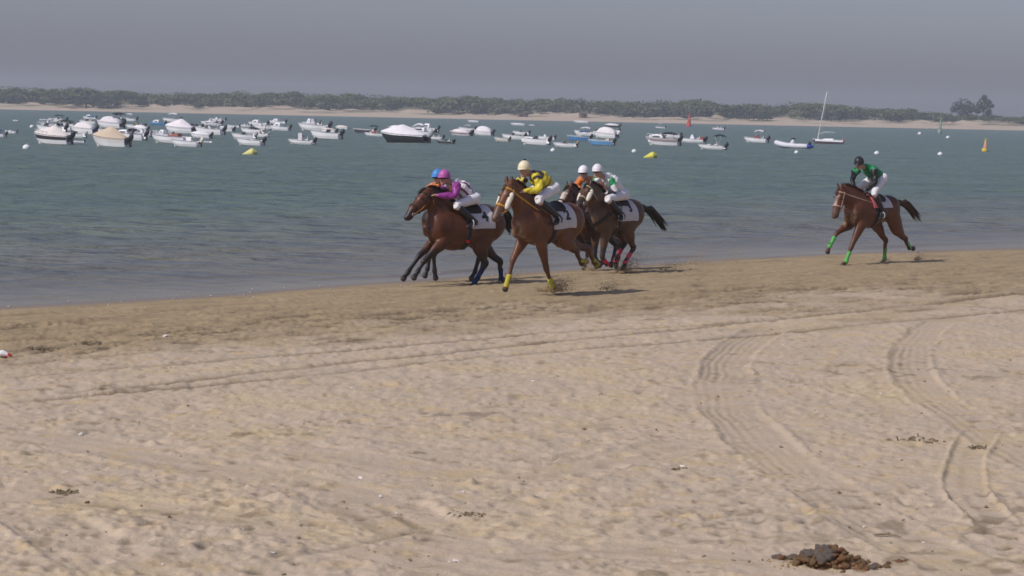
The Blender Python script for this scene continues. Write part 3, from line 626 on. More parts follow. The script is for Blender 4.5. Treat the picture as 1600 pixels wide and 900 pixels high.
    if 'number' in g:
        cu = bpy.data.curves.new('n', 'FONT'); cu.body = g['number']; cu.size = .30; cu.align_x = 'CENTER'; cu.align_y = 'CENTER'; cu.extrude = .0; cu.offset = .012; cu.resolution_u = 4
        to = bpy.data.objects.new('n', cu); C.objects.link(to); dg = bpy.context.evaluated_depsgraph_get(); dg.update(); tmn = bpy.data.meshes.new_from_object(to.evaluated_get(dg)); bpy.data.objects.remove(to)
        for sy in (1, -1):
            me = tmn.copy()
            V = verts_np(me).copy(); W = []
            for v in V:
                a = sy*(g.get('num_a', 1.12)-v[1]/.34); x = g.get('num_x', -.19)-sy*v[0]*.9*(1 if sy > 0 else 1); x = g.get('num_x', -.19)-v[0]*.9*(1 if sy > 0 else -1)
                d = A3(0, math.sin(a), math.cos(a)); c = A3(sc[0]+x-g.get('cloth_tw', .05)*abs(a), 0, sc[2]); p, nn = cast(bvh, c, d); p = c+d*.3 if p is None else p; W.append(p+d*.026)
            me.vertices.foreach_set('co', np.array(W).ravel()); me.update(); link('cloth_number', me, NUMC, co)
    if g.get('pad'):
        pt, pb = drape(-.02, .27, -1.35, 1.35, .034, 8, 17), drape(-.02, .27, -1.35, 1.35, .018, 8, 17); pm_ = MB(); pm_.grid(pt); pm_.grid(pb[:, ::-1])
        for e0, e1 in ((pt[0], pb[0]), (pb[-1], pt[-1]), (pb[:, 0], pt[:, 0]), (pt[:, -1], pb[:, -1])): pm_.grid(np.array([e0, e1]))
        obj('saddle_pad', pm_, mat('pink_pad', g['pad'], .85, .1, 8, .3, 20), H)
    sm = MB(); st = drape(-.20, .22, -.85, .85, .05, 10, 13); sb = drape(-.20, .22, -.85, .85, .02, 10, 13)
    for j in range(10): st[:, j] += A3(0, 0, .035*(abs(j-4.5)/4.5)**2)
    sm.grid(st); sm.grid(sb[:, ::-1])
    for e0, e1 in ((st[0], sb[0]), (sb[-1], st[-1]), (sb[:, 0], st[:, 0]), (st[:, -1], sb[:, -1])): sm.grid(np.array([e0, e1]))
    obj('saddle', sm, STRAP, H)
    gm = MB(); gP, gN = hoop(bvh, A3(sc[0]+.13, 0, sc[2]), A3(1, 0, 0), A3(0, 1, 0), off=.003); ribbon(gm, gP, gN, [A3(1, 0, 0)]*len(gP), .05, .012); obj('girth', gm, mat('girth_web', g.get('girth', (.03, .028, .03)), .8, .15), H)
    if g.get('girth_tab'):
        q, nn = cast(bvh, A3(sc[0]+.13, 1.2, sc[2]-.30), A3(0, -1, 0)); obj('girth_tab', MB().ball(q+nn*.004, (.055, .012, .06)), mat('red_web', g['girth_tab'], .7, .1), H)
    if g.get('breast'):
        bm = MB(); cP = A3(.56*ks+sx, 0, 1.22+dz); ax = A3(.55, 0, .85); Pp, Nn = hoop(bvh, cP, ax, A3(0, 1, 0), off=.004); ribbon(bm, Pp, Nn, [ax/np.linalg.norm(ax)]*len(Pp), .035, .014); obj('breast_strap', bm, STRAP, H)
    # bridle
    BR = mat('bridle_'+g['key'], g.get('bridle', (.05, .03, .02)), .6, .15); br = MB()
    for t, wd in ((.10, .014), (.60, .016)):
        Pp, Nn = hoop(bvh, P+u*Lh*t+back*.02, u, side, n=24, off=.003, far=.35); ribbon(br, Pp, Nn, [u]*len(Pp), wd, .010)
    for sy in (-1, 1):
        Pp, Nn = [], []
        for t in np.linspace(.06, .80, 12):
            c = P+u*Lh*t+back*(.03+.03*math.sin(t*3)); p, nn = cast(bvh, c, side*sy)
            if p is not None: Pp.append(p+nn*.003); Nn.append(nn)
        if len(Pp) > 2: ribbon(br, Pp, Nn, [back]*len(Pp), .012, .009)
    obj('bridle', br, BR, H)
    bitL = P+u*Lh*.80+back*.03+side*.075; bitR = bitL-side*.15
    bt = MB()
    for q in (bitL, bitR): 
        ring = [q+u*.03*math.cos(a)+back*.03*math.sin(a) for a in np.linspace(0, 6.28, 11)]; bt.tube(ring, [.006]*11, 5)
    bt.tube([bitL, bitR], [.007, .007], 5); obj('bit', bt, mat('steel', (.55, .55, .57), .3, .05, spec=.6), H)
    if g.get('fleece'):
        FL = mat('white_fleece', (.72, .66, .56), .95, .12, 30, .8, 55)
        for sy in (-1, 1):
            ctr = [P+u*Lh*t+back*(.03+.02*t)+side*sy*(.126-.03*t) for t in np.linspace(.20, .60, 7)]
            obj('cheek_fleece', MB().tube(ctr, [.040, .046, .048, .048, .048, .045, .036], 12, sub=2), FL, H)
    return dict(H=H, P=P, M=M, u=u, side=side, back=back, bitL=bitL, bitR=bitR, bvh=bvh, sc=sc, F=F, N0=N0, dz=dz, sx=sx, g=g)

SKIN = (.44, .26, .18)
SKINM = mat('skin', SKIN, .5, .1, 12, spec=.3, attr='tone')
def rider(h, spec):
    g = dict(spec); F = h['F']
    Rt = thing('person', g['label'], 'person', F.o, F.rz, g.get('group'))
    HD, SH, HP = F(g['head']), F(g['shoulder']), F(g['hip'])
    def pair(px, lat, keyR=None):
        l = F(px, lat); r = l*A3(1, -1, 1)
        if keyR and keyR in g: r = F(g[keyR], -lat)
        return {1: l, -1: r}
    sh = pair(g['shL'], .20, 'shR'); el = pair(g['elL'], g.get('el_lat', .29), 'elR'); hd = pair(g['haL'], g.get('ha_lat', .085), 'haR'); kn = pair(g['knL'], .30, 'knR'); ft = pair(g['ftL'], .33, 'ftR')
    hp = {s: HP+A3(0, .13*s, 0) for s in (1, -1)}
    sp_ = (SH-HP); sp_ /= np.linalg.norm(sp_)
    fwd = A3(1, g.get('yaw', .38), g.get('look', -.05)); fwd /= np.linalg.norm(fwd); lat = np.cross(A3(0, 0, 1), fwd); lat /= np.linalg.norm(lat); upv = np.cross(fwd, lat)
    ax = [fwd, lat, upv]
    neck0 = SH+sp_*.06
    # --- one continuous body: head, neck, trunk, arms with hands, legs with feet
    b = MB()
    b.ball(HD, (.098, .078, .118), 14, 10, axes=ax); b.ball(HD+fwd*.035-upv*.062, (.066, .058, .062), 12, 8, axes=ax)          # cranium, jaw
    b.tube([HD+fwd*.088+upv*.015, HD+fwd*.113-upv*.022, HD+fwd*.098-upv*.032], [.011, .017, .012], 8, side=lat)                 # nose
    b.ball(HD+fwd*.082-upv*.062, (.02, .028, .012), 8, 6, axes=ax); b.ball(HD+fwd*.086+upv*.028, (.016, .05, .012), 8, 6, axes=ax); b.ball(HD+fwd*.075-upv*.105, (.022, .026, .018), 8, 6, axes=ax)
    for s in (1, -1): b.ball(HD+lat*.08*s-upv*.012, (.02, .011, .03), 8, 6, axes=ax)
    b.tube([neck0, HD-upv*.05-fwd*.02], [.06, .055], 12)
    b.tube([HP-sp_*.05, HP+sp_*.12, HP*.4+SH*.6, SH-sp_*.05, SH+sp_*.05], [(.155, .115), (.135, .10), (.155, .12), (.17, .11), (.10, .07)], 16, sub=3)
    tips = []
    for s in (1, -1):
        d = hd[s]-el[s]; d /= np.linalg.norm(d); wr = hd[s]-d*.07
        b.tube([sh[s], sh[s]*.5+el[s]*.5, el[s], el[s]*.6+wr*.4, wr, wr+d*.03], [.055, .05, .04, .042, .027, .028], 10, sub=3)
        Y = A3(0, 1, 0); nrm = np.cross(d, Y); nrm = nrm/np.linalg.norm(nrm); nrm = nrm if nrm[2] < 0 else -nrm      # palm side, downwards
        kb = wr+d*.095; b.ball(wr+d*.055, (.05, .040, .018), 10, 8, axes=[d, Y, -nrm])
        for i, (o, ln) in enumerate(((-.031, .034), (-.0105, .042), (.0105, .046), (.031, .040))):
            q = kb+Y*o*s; p1 = q+d*ln*.75+nrm*.012; p2 = p1+nrm*ln*.75-d*.006; p3 = p2-d*ln*.6+nrm*.004
            b.tube([q-d*.02, q, p1, p2, p3], [.010, .0105, .0098, .009, .0075], 7, side=Y)
        q = wr+d*.045+Y*.038*s*1-nrm*.0; b.tube([q, q+d*.03+Y*.016*s, q+d*.06+Y*.006*s+nrm*.012, q+d*.07-Y*.012*s+nrm*.02], [.014, .012, .011, .009], 7, side=nrm); tips.append(kb+nrm*.022+d*.012)
        toe = A3(.86, .18*s, g.get('toe', -.25)); toe /= np.linalg.norm(toe)
        b.tube([hp[s], hp[s]*.5+kn[s]*.5, kn[s], kn[s]*.6+ft[s]*.4, ft[s]], [.095, .082, .058, .052, .036], 10, sub=3); b.tube([ft[s]-toe*.05+A3(0, 0, -.04), ft[s]+toe*.08+A3(0, 0, -.05), ft[s]+toe*.17+A3(0, 0, -.055)], [.035, .036, .025], 8)
    me = fuse(b, .0088, 2); V = verts_np(me); rel = (V-HD)@np.array(ax).T
    tone = np.tile(np.array(g.get('skin', SKIN)), (len(V), 1)); lips = (np.abs(rel[:, 2]+.062) < .011) & (rel[:, 0] > .07) & (np.abs(rel[:, 1]) < .028); tone[lips] = (.26, .09, .075)
    brow = (np.abs(rel[:, 2]-.036) < .008) & (rel[:, 0] > .06) & (np.abs(np.abs(rel[:, 1])-.034) < .022); tone[brow] = (.04, .028, .02)
    if g.get('gloves'):
        for s in (1, -1): tone[np.linalg.norm(V-hd[s], axis=1) < .13] = g['gloves']
    paint(me, 'tone', tone); link('body', me, SKINM, Rt)
    EW = mat('eye_white', (.7, .68, .64), .3, 0)
    for s in (1, -1): e = obj('eye', MB().ball(HD+fwd*.083+lat*.032*s+upv*.016, .0135, 8, 6), EW, Rt); obj('pupil', MB().ball(HD+fwd*.094+lat*.032*s+upv*.016, .0065, 6, 5), mat('eye_dark', (.012, .01, .01), .15, 0, spec=.6), e)
    # --- jersey
    j = MB(); pf = .028
    j.tube([HP+sp_*.04, HP+sp_*.14, HP*.4+SH*.6, SH-sp_*.05, SH+sp_*.045, SH*.62+HD*.38], [(.155, .125), (.17, .14), (.185, .15), (.195, .135), (.125, .095), (.078, .074)], 18, sub=3)
    J = []
    for s in (1, -1):
        d = hd[s]-el[s]; d /= np.linalg.norm(d); wr = hd[s]-d*g.get('cuff', .085)
        pts = [sh[s]-A3(0, .05*s, 0), sh[s], sh[s]*.5+el[s]*.5+A3(0, 0, .01), el[s], el[s]*.55+wr*.45, wr]; rad = [.075, .082, .078, .066, .06, .043]
        j.tube(pts, rad, 12, sub=3); J += [(p, s, k) for k, p in enumerate(cr(pts, 4))]
    jm = fuse(j, .0125, 3); V = verts_np(jm)
    # folds in the loose silk
    me_n = np.zeros(len(V)); 
    cols = np.zeros((len(V), 3)); ax_t = (V-HP)@sp_/np.linalg.norm(SH-HP); yy = V[:, 1]; kd = kdtree.KDTree(len(J))
    for i, (p, s, k) in enumerate(J): kd.insert(Vector(p), i)
    kd.balance()
    for i, v in enumerate(V):
        co, k, dd = kd.find(Vector(v)); lim = .088
        arm_t = J[k][2]/20 if dd < lim and abs(v[1]) > .13 or (dd < .075 and J[k][2] > 6) else -1
        cols[i] = g['silk'](ax_t[i], math.atan2(v[1], (v-HP-sp_*((v-HP)@sp_))@np.cross(sp_, A3(0, 1, 0))), v[1], arm_t, J[k][1])
    jm.vertices.foreach_set('co', (V+np.array([tuple(q.normal) for q in jm.vertices])*(.016*fbm(V[:, 0]*9+V[:, 2]*7, V[:, 1]*9-V[:, 2]*6, 7, 2))[:, None]).ravel()); jm.update(); paint(jm, 'silk', cols); link('jersey', jm, mat('silk', (1, 1, 1), .42, .2, 9, .9, 11, .35, attr='silk'), Rt)
    # --- breeches, boots
    br = MB(); br.tube([HP+sp_*.10, HP, HP-sp_*.06-A3(.01, 0, 0)], [(.155, .12), (.165, .135), (.14, .11)], 14, sub=2)
    for s in (1, -1): br.tube([hp[s]-A3(.02, 0, 0), hp[s]*.5+kn[s]*.5, kn[s], kn[s]*.86+ft[s]*.14], [(.105, .115), .092, .076, .058], 12, sub=3)
    bo = link('breeches', fuse(br, .0125, 3), mat('breeches_'+g['key'], g.get('breeches', (.74, .72, .74)), .8, .07, 8, .35, 15), Rt)
    for s in (1, -1):
        toe = A3(.86, .18*s, g.get('toe', -.25)); toe /= np.linalg.norm(toe); m = MB(); k0 = kn[s]*.84+ft[s]*.16
        m.tube([k0, kn[s]*.66+ft[s]*.34, kn[s]*.3+ft[s]*.7, ft[s]], [.068, .070, .058, .052], 12, sub=3)
        m.tube([ft[s]-toe*.055+A3(0, 0, -.035), ft[s]+toe*.06+A3(0, 0, -.045), ft[s]+toe*.19+A3(0, 0, -.062)], [.046, .05, .033], 12); m.box(ft[s]-toe*.05+A3(0, 0, -.085), (.06, .06, .035))
        link('boot', fuse(m, .011, 2), mat('boot_black', g.get('boot', (.018, .017, .02)), .35, .1, spec=.5), Rt)
        # stirrup iron and leather
        si = MB(); fc = ft[s]+toe*.07+A3(0, 0, -.05); ring = [fc+A3(0, .07*math.sin(a), .075*math.cos(a)+.02) for a in np.linspace(0, 6.283, 15)]; si.tube(ring, [.009]*15, 6, side=(1, 0, 0)); obj('stirrup', si, mat('steel', (.55, .55, .57), .3, .05, spec=.6), h['H'])
        obj('stirrup_leather', MB().tube([fc+A3(0, 0, .1), A3(h['sc'][0]+.1, .27*s, h['sc'][2]+.2)], [(.006, .014)]*2, 6), STRAP, h['H'])
    # --- helmet
    hc = g['helmet']; hm = MB(); rows = []
    for i in range(9):
        a = math.pi/2*(1-i/8.0)-.18*(i/8.0)
        row = []
        for k in range(24):
            b_ = 2*math.pi*k/24; rr = math.cos(a); ear = max(0, 1-abs(abs(b_-math.pi)-math.pi/2)/.9)*.0
            low = .035*(1-math.cos(b_))*.5*(i/8)**2
            row.append(HD+upv*.05+fwd*math.cos(b_)*rr*.134+lat*math.sin(b_)*rr*.114+upv*(math.sin(a)*.128-low-ear))
        rows.append(row)
    hm.grid(np.array(rows), closed_u=True); rin = np.array(rows[-1]); c0 = HD+upv*.05; hm.grid(np.array([rin, c0+(rin-c0)*.88+upv*.004, c0+(np.array(rows[5])-c0)*.9]), closed_u=True)
    HM = mat('helmet_'+g['key'], hc, g.get('helm_r', .45), .05, 5, .08, 30, .4); ho = obj('helmet', hm, HM, Rt)
    pk = MB(); arc = np.linspace(-.95, .95, 13); P0 = [HD+upv*.05+fwd*math.cos(a)*.122+lat*math.sin(a)*.108-upv*.012 for a in arc]; P1 = [p+(fwd*(.062*math.cos(a)**2)-upv*.02) for p, a in zip(P0, arc)]
    up_ = [p+upv*.008 for p in P1]; pk.grid(np.array([P0, P1, up_, [p+upv*.014 for p in P0]])); obj('peak', pk, HM, ho)
    if 'pompon' in g: obj('pompon', MB().ball(HD+upv*.175-fwd*.01, .03), mat('pompon', g['pompon'], .9, .2, 30, .6, 80), ho)
    gg = MB(); arc = np.linspace(-2.2, 2.2, 23); zg = g.get('gog_z', .012); A_ = [HD+fwd*math.cos(a)*.107+lat*math.sin(a)*.09+upv*(zg-.022*0) for a in arc]; hh = [.024 if abs(a) < .75 else .012 for a in arc]
    gg.grid(np.array([[p-upv*q for p, q in zip(A_, hh)], [p*1-upv*q*.8+((p-HD)/np.linalg.norm(p-HD))*.014 for p, q in zip(A_, hh)], [p+upv*q*.8+((p-HD)/np.linalg.norm(p-HD))*.014 for p, q in zip(A_, hh)], [p+upv*q for p, q in zip(A_, hh)]])); obj('goggles', gg, mat('goggle_lens', (.02, .018, .022), .2, .05, spec=.5), Rt)
    # --- reins from the bit to the hands
    rn = MB(); cen = (tips[0]+tips[1])/2
    for bit, tip in ((h['bitL'], tips[0]), (h['bitR'], tips[1])):
        mid = (bit+tip)/2+A3(0, 0, g.get('sag', -.03)); mid[1] = np.sign(bit[1]+1e-6)*max(abs(mid[1]), .115); rn.tube([bit, bit*.6+mid*.4+A3(0, np.sign(bit[1]+1e-6)*.02, 0), mid, tip], [(.004, .010)]*4, 6, side=(0, 0, 1), sub=4)
    lp = cen+A3(-.03, .06, -.20); rn.tube([tips[0], tips[0]*.5+lp*.5+A3(.02, .06, 0), lp, tips[1]*.5+lp*.5+A3(0, .02, 0), tips[1]], [(.005, .012)]*5, 6, sub=3)
    obj('rein', rn, mat('rein_'+g['key'], g.get('rein', (.35, .13, .03)), .7, .1), h['H'])
    return Rt

# ---- the six horses.  Pixel joints are read off the photograph and solved onto the horse's own planes
BAY = dict(coat=(.092, .031, .014), dark=(.03, .016, .011), point=(.016, .012, .011), shin=(.035, .016, .010))
CHEST = dict(coat=(.135, .052, .022), breast_lit=(.24, .145, .085), dark=(.065, .03, .018), point=(.105, .042, .020), nose=(.11, .062, .042))
BROWN = dict(coat=(.085, .043, .022), breast_lit=(.19, .125, .078), dark=(.04, .024, .017), point=(.035, .022, .016))
z36a = lambda a, b: (600+a/3.6, 230+b/3.6)
z36b = lambda a, b: (750+a/3.6, 230+b/3.6)
z45a = lambda a, b: (1270+a/4.5, 230+b/4.5)
z45b = lambda a, b: (860+a/4.5, 240+b/4.5)
zl = lambda a, b: (1280+a/6.43, 280+b/6.43)
GH, GR = 'horses racing along the water\'s edge', 'jockeys riding in the race'
def ground0(px): p = on_sand(*px); return (p[0], p[1], p[2])
def offset(F, dx, dy, dzz=0.0): return (F.o+F.X*dx+F.Y*dy)+A3(0, 0, dzz)
PURP, PK = (.25, .035, .23), (.36, .09, .31); WHT = (.74, .72, .74)
def silk_purple(t, a, y, arm, s):
    if arm >= 0: return PURP if arm > .12 else PK
    k = abs(((math.degrees(a)+180) % 45)-22.5); return (.17, .02, .12) if k < 7 else WHT
def silk_yellow(t, a, y, arm, s):
    if arm >= 0: return (.03, .025, .03) if .22 < arm < .34 else (.60, .50, .035)
    return (.07, .05, .04) if (.5 < t < .56 and abs(y) > .12) or t > .97 else (.60, .50, .035)
def silk_green_sleeve(t, a, y, arm, s):
    if arm >= 0: return (.03, .28, .11) if .10 < arm < .42 else ((.03, .03, .05) if arm > .62 else WHT)
    return WHT
def silk_green(t, a, y, arm, s):
    if arm >= 0: return (.014, .014, .018) if arm > .22 else (.014, .19, .07)
    return (.014, .19, .07)
def silk_orange(t, a, y, arm, s): return (.68, .20, .045) if arm >= 0 or t > .55 else (.62, .18, .045)
def silk_dark(t, a, y, arm, s): return (.68, .20, .045) if arm >= 0 and s < 0 or arm < 0 else (.02, .02, .03)

F1 = Frame(ground0(z36a(400, 775)), -143)
h1 = horse(F1, dict(BAY, key='one', seed=1, hs=1.16, sx=-.20, dz=-.06, poll=z36a(232, 248), muzzle=z36a(120, 415), head_len=.66, ears=-1, number='4', girth_tab=(.5, .02, .02), num_x=-.20,
    label='bay horse with blue hind bandages, under the rider in purple and white', group=GH, bridle=(.03, .02, .015), cloth_x=(-.40, .16, 1.85), deep=1.13,
    legs=dict(fl=(.12, (662, 409), (653, 424), (645, 437)), fr=(-.10, (655, 400), (637, 426), (630, 436)), hl=(.12, (757.5, 414), (742, 441), (735, 449), (751, 383)), hr=(-.12, (780, 411), (783.5, 437), (777, 448))),
    bandages=dict(hl=(.012, .03, .10), hr=(.012, .04, .13)), tail=(799, 352)))
rider(h1, dict(key='purple', label='person in purple and white striped silks and pink cap crouched on the bay horse', group=GR, head=(694.5, 279), shoulder=(715, 289), hip=(737, 309), shL=(714, 290), elL=(711, 306), haL=(676, 305), haR=(678, 301), knL=(713, 321), ftL=(741, 345), helmet=(.42, .10, .33), silk=silk_purple, look=0.0, rein=(.45, .17, .03), elR=(697, 301)))
# hidden horse just beyond it
F2 = Frame(offset(F1, -.62, -1.0), -143)
q2 = lambda p: (p[0]+22, p[1]+2)
h2 = horse(F2, dict(BAY, key='two', seed=2, sx=-.18, dz=-.08, poll=q2(z36a(250, 262)), muzzle=q2(z36a(150, 420)), head_len=.62, ears=-1,
    label='dark bay horse almost hidden behind the bay with blue bandages', group=GH,
    legs=dict(fl=(.12, (677.5, 399), (679, 423), (680.5, 433)), fr=(-.10, (672, 398), (668, 420), (664, 431)), hl=(.12, (748, 402), (742, 425), (737, 434)), hr=(-.12, (756, 402), (752, 424), (747, 433))), tail=(797, 358)))
rider(h2, dict(key='blue', label='person with blue cap and orange sleeve, mostly hidden behind the purple jockey', group=GR, head=(684, 278), shoulder=(702, 290), hip=(727, 307), shL=(701, 291), elL=(696, 304), haL=(668, 303), elR=(672, 293), haR=(668, 303), knL=(701, 319), ftL=(728, 343), helmet=(.06, .24, .55), silk=silk_orange, look=0.0))
F3 = Frame(ground0(z36b(390, 830)), -132)
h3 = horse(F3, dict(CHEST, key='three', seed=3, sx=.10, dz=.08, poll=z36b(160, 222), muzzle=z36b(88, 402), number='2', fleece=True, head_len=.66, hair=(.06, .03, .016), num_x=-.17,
    label='chestnut horse with white cheek fleece and yellow bandages, under the rider in yellow', group=GH, bridle=(.55, .30, .05), pale_hoof=('hl',),
    legs=dict(fl=(.14, (854, 421), (861, 442), (864.5, 454)), fr=(-.13, (801.5, 406), (793.5, 440), (787, 459)), hl=(.12, (900, 394), (909, 412), (918, 407), (884, 374)), hr=(-.12, (918, 391), (929, 411), (938, 415))),
    band_low=1, bandages=dict(fl=(.44, .38, .05), fr=(.44, .38, .05), hl=(.40, .34, .05), hr=(.36, .31, .05)), tail=(930, 372)))
rider(h3, dict(key='yellow', label='person in yellow silks and cream cap with black pompon on the chestnut horse', group=GR, head=(819.5, 266), shoulder=(838, 275), hip=(858, 293), shL=(839, 277), elL=(842, 295), haL=(812, 300), elR=(804, 288), haR=(809, 299), shR=(816, 281), knL=(841, 312), ftL=(874, 340), helmet=(.74, .66, .46), pompon=(.015, .015, .015), silk=silk_yellow, yaw=.22, look=-.05, rein=(.45, .15, .03), gog_z=-.5))
F5 = Frame(ground0((964.4, 426.7)), -130)
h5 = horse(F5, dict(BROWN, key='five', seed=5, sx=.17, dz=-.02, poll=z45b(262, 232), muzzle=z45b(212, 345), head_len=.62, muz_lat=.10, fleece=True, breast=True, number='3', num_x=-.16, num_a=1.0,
    label='dark brown horse with white cheek fleece and red bandages, under the white and green jockey', group=GH, bridle=(.40, .38, .26),
    legs=dict(fl=(.14, (941, 402), (948, 413), (957, 413)), fr=(-.13, (929, 398), (934, 409), (942, 411)), hl=(.12, (989, 389), (977, 409), (973.5, 421)), hr=(-.12, (976, 381), (961, 406), (963.5, 420))),
    bandages=dict(fl=(.55, .03, .06), hl=(.60, .05, .10), hr=(.60, .05, .10)), tail=z45b(805, 527)))
rider(h5, dict(key='white', label='person in white silks with green sleeve band on the dark brown horse', group=GR, head=(933.5, 269), shoulder=(952, 280), hip=(969, 304), shL=(955, 281), elL=(961, 298), haL=(946, 302), knL=(949.5, 311), ftL=(973, 336), helmet=(.72, .69, .73), silk=silk_green_sleeve, look=0.0, gloves=(.6, .58, .6)))
F4 = Frame(offset(F5, -.45, -1.05), -130)
h4 = horse(F4, dict(BAY, key='four', seed=4, sx=.17, dz=-.04, poll=(888, 295), muzzle=(876, 321), head_len=.62, muz_lat=.04, blaze=(.15, .8),
    label='dark bay horse with a white blaze, only its head showing behind the chestnut', group=GH,
    legs=dict(fl=(.12, (925, 393), (927, 410), (932, 417)), fr=(-.12, (918, 392), (916, 409), (913, 417)), hl=(.12, (962, 385), (958, 405), (955, 414)), hr=(-.12, (968, 383), (966, 403), (963, 412)))))
rider(h4, dict(key='orange', label='person in orange silks and white cap between the yellow and the white jockeys', group=GR, head=(911.5, 271), shoulder=(927, 285), hip=(946, 305), shL=(931, 286), elL=(933, 299), haL=(915, 303), shR=(908, 280), elR=(901, 291), haR=(910, 302), knL=(927, 312), ftL=(950, 334), helmet=(.76, .74, .78), silk=silk_dark, look=0.0))
F6 = Frame(ground0(z45a(380, 815)), -138)
h6 = horse(F6, dict(CHEST, key='six', seed=6, sx=-.10, dz=-.02, poll=z45a(192, 300), muzzle=z45a(155, 485), head_len=.64, pad=(.55, .14, .18), blaze=(.12, .55), hair=(.05, .024, .014), cloth_x=(-.34, .26, 1.35), bridle=(.45, .28, .22),
    label='chestnut horse with green bandages galloping alone at the rear', group=GH, coat=(.110, .038, .017), point=(.09, .036, .018),
    legs=dict(fl=(.13, zl(318, 692), zl(272, 828), zl(230, 868)), fr=(-.12, zl(175, 545), zl(105, 670), zl(80, 748)), hl=(.12, zl(862, 612), zl(905, 692), zl(968, 698), zl(775, 480)), hr=(-.12, zl(662, 625), zl(657, 800), zl(628, 852))),
    bandages=dict(fl=(.10, .42, .10), fr=(.10, .42, .10), hl=(.10, .42, .10), hr=(.10, .42, .10)), tail=z45a(742, 492)))
rider(h6, dict(key='green', label='person in green silks with black sleeves and black cap, standing in the stirrups', group=GR, head=(1342.5, 256), shoulder=(1357, 264), hip=(1373, 277), shL=(1366, 265), elL=(1367, 284), haL=(1351, 300), shR=(1337, 267), elR=(1332, 281), haR=(1335, 295), knL=(1366, 301), ftL=(1381, 333), helmet=(.02, .02, .024), silk=silk_green, look=-.3, rein=(.25, .05, .02), gloves=(.02, .02, .022), el_lat=.27))
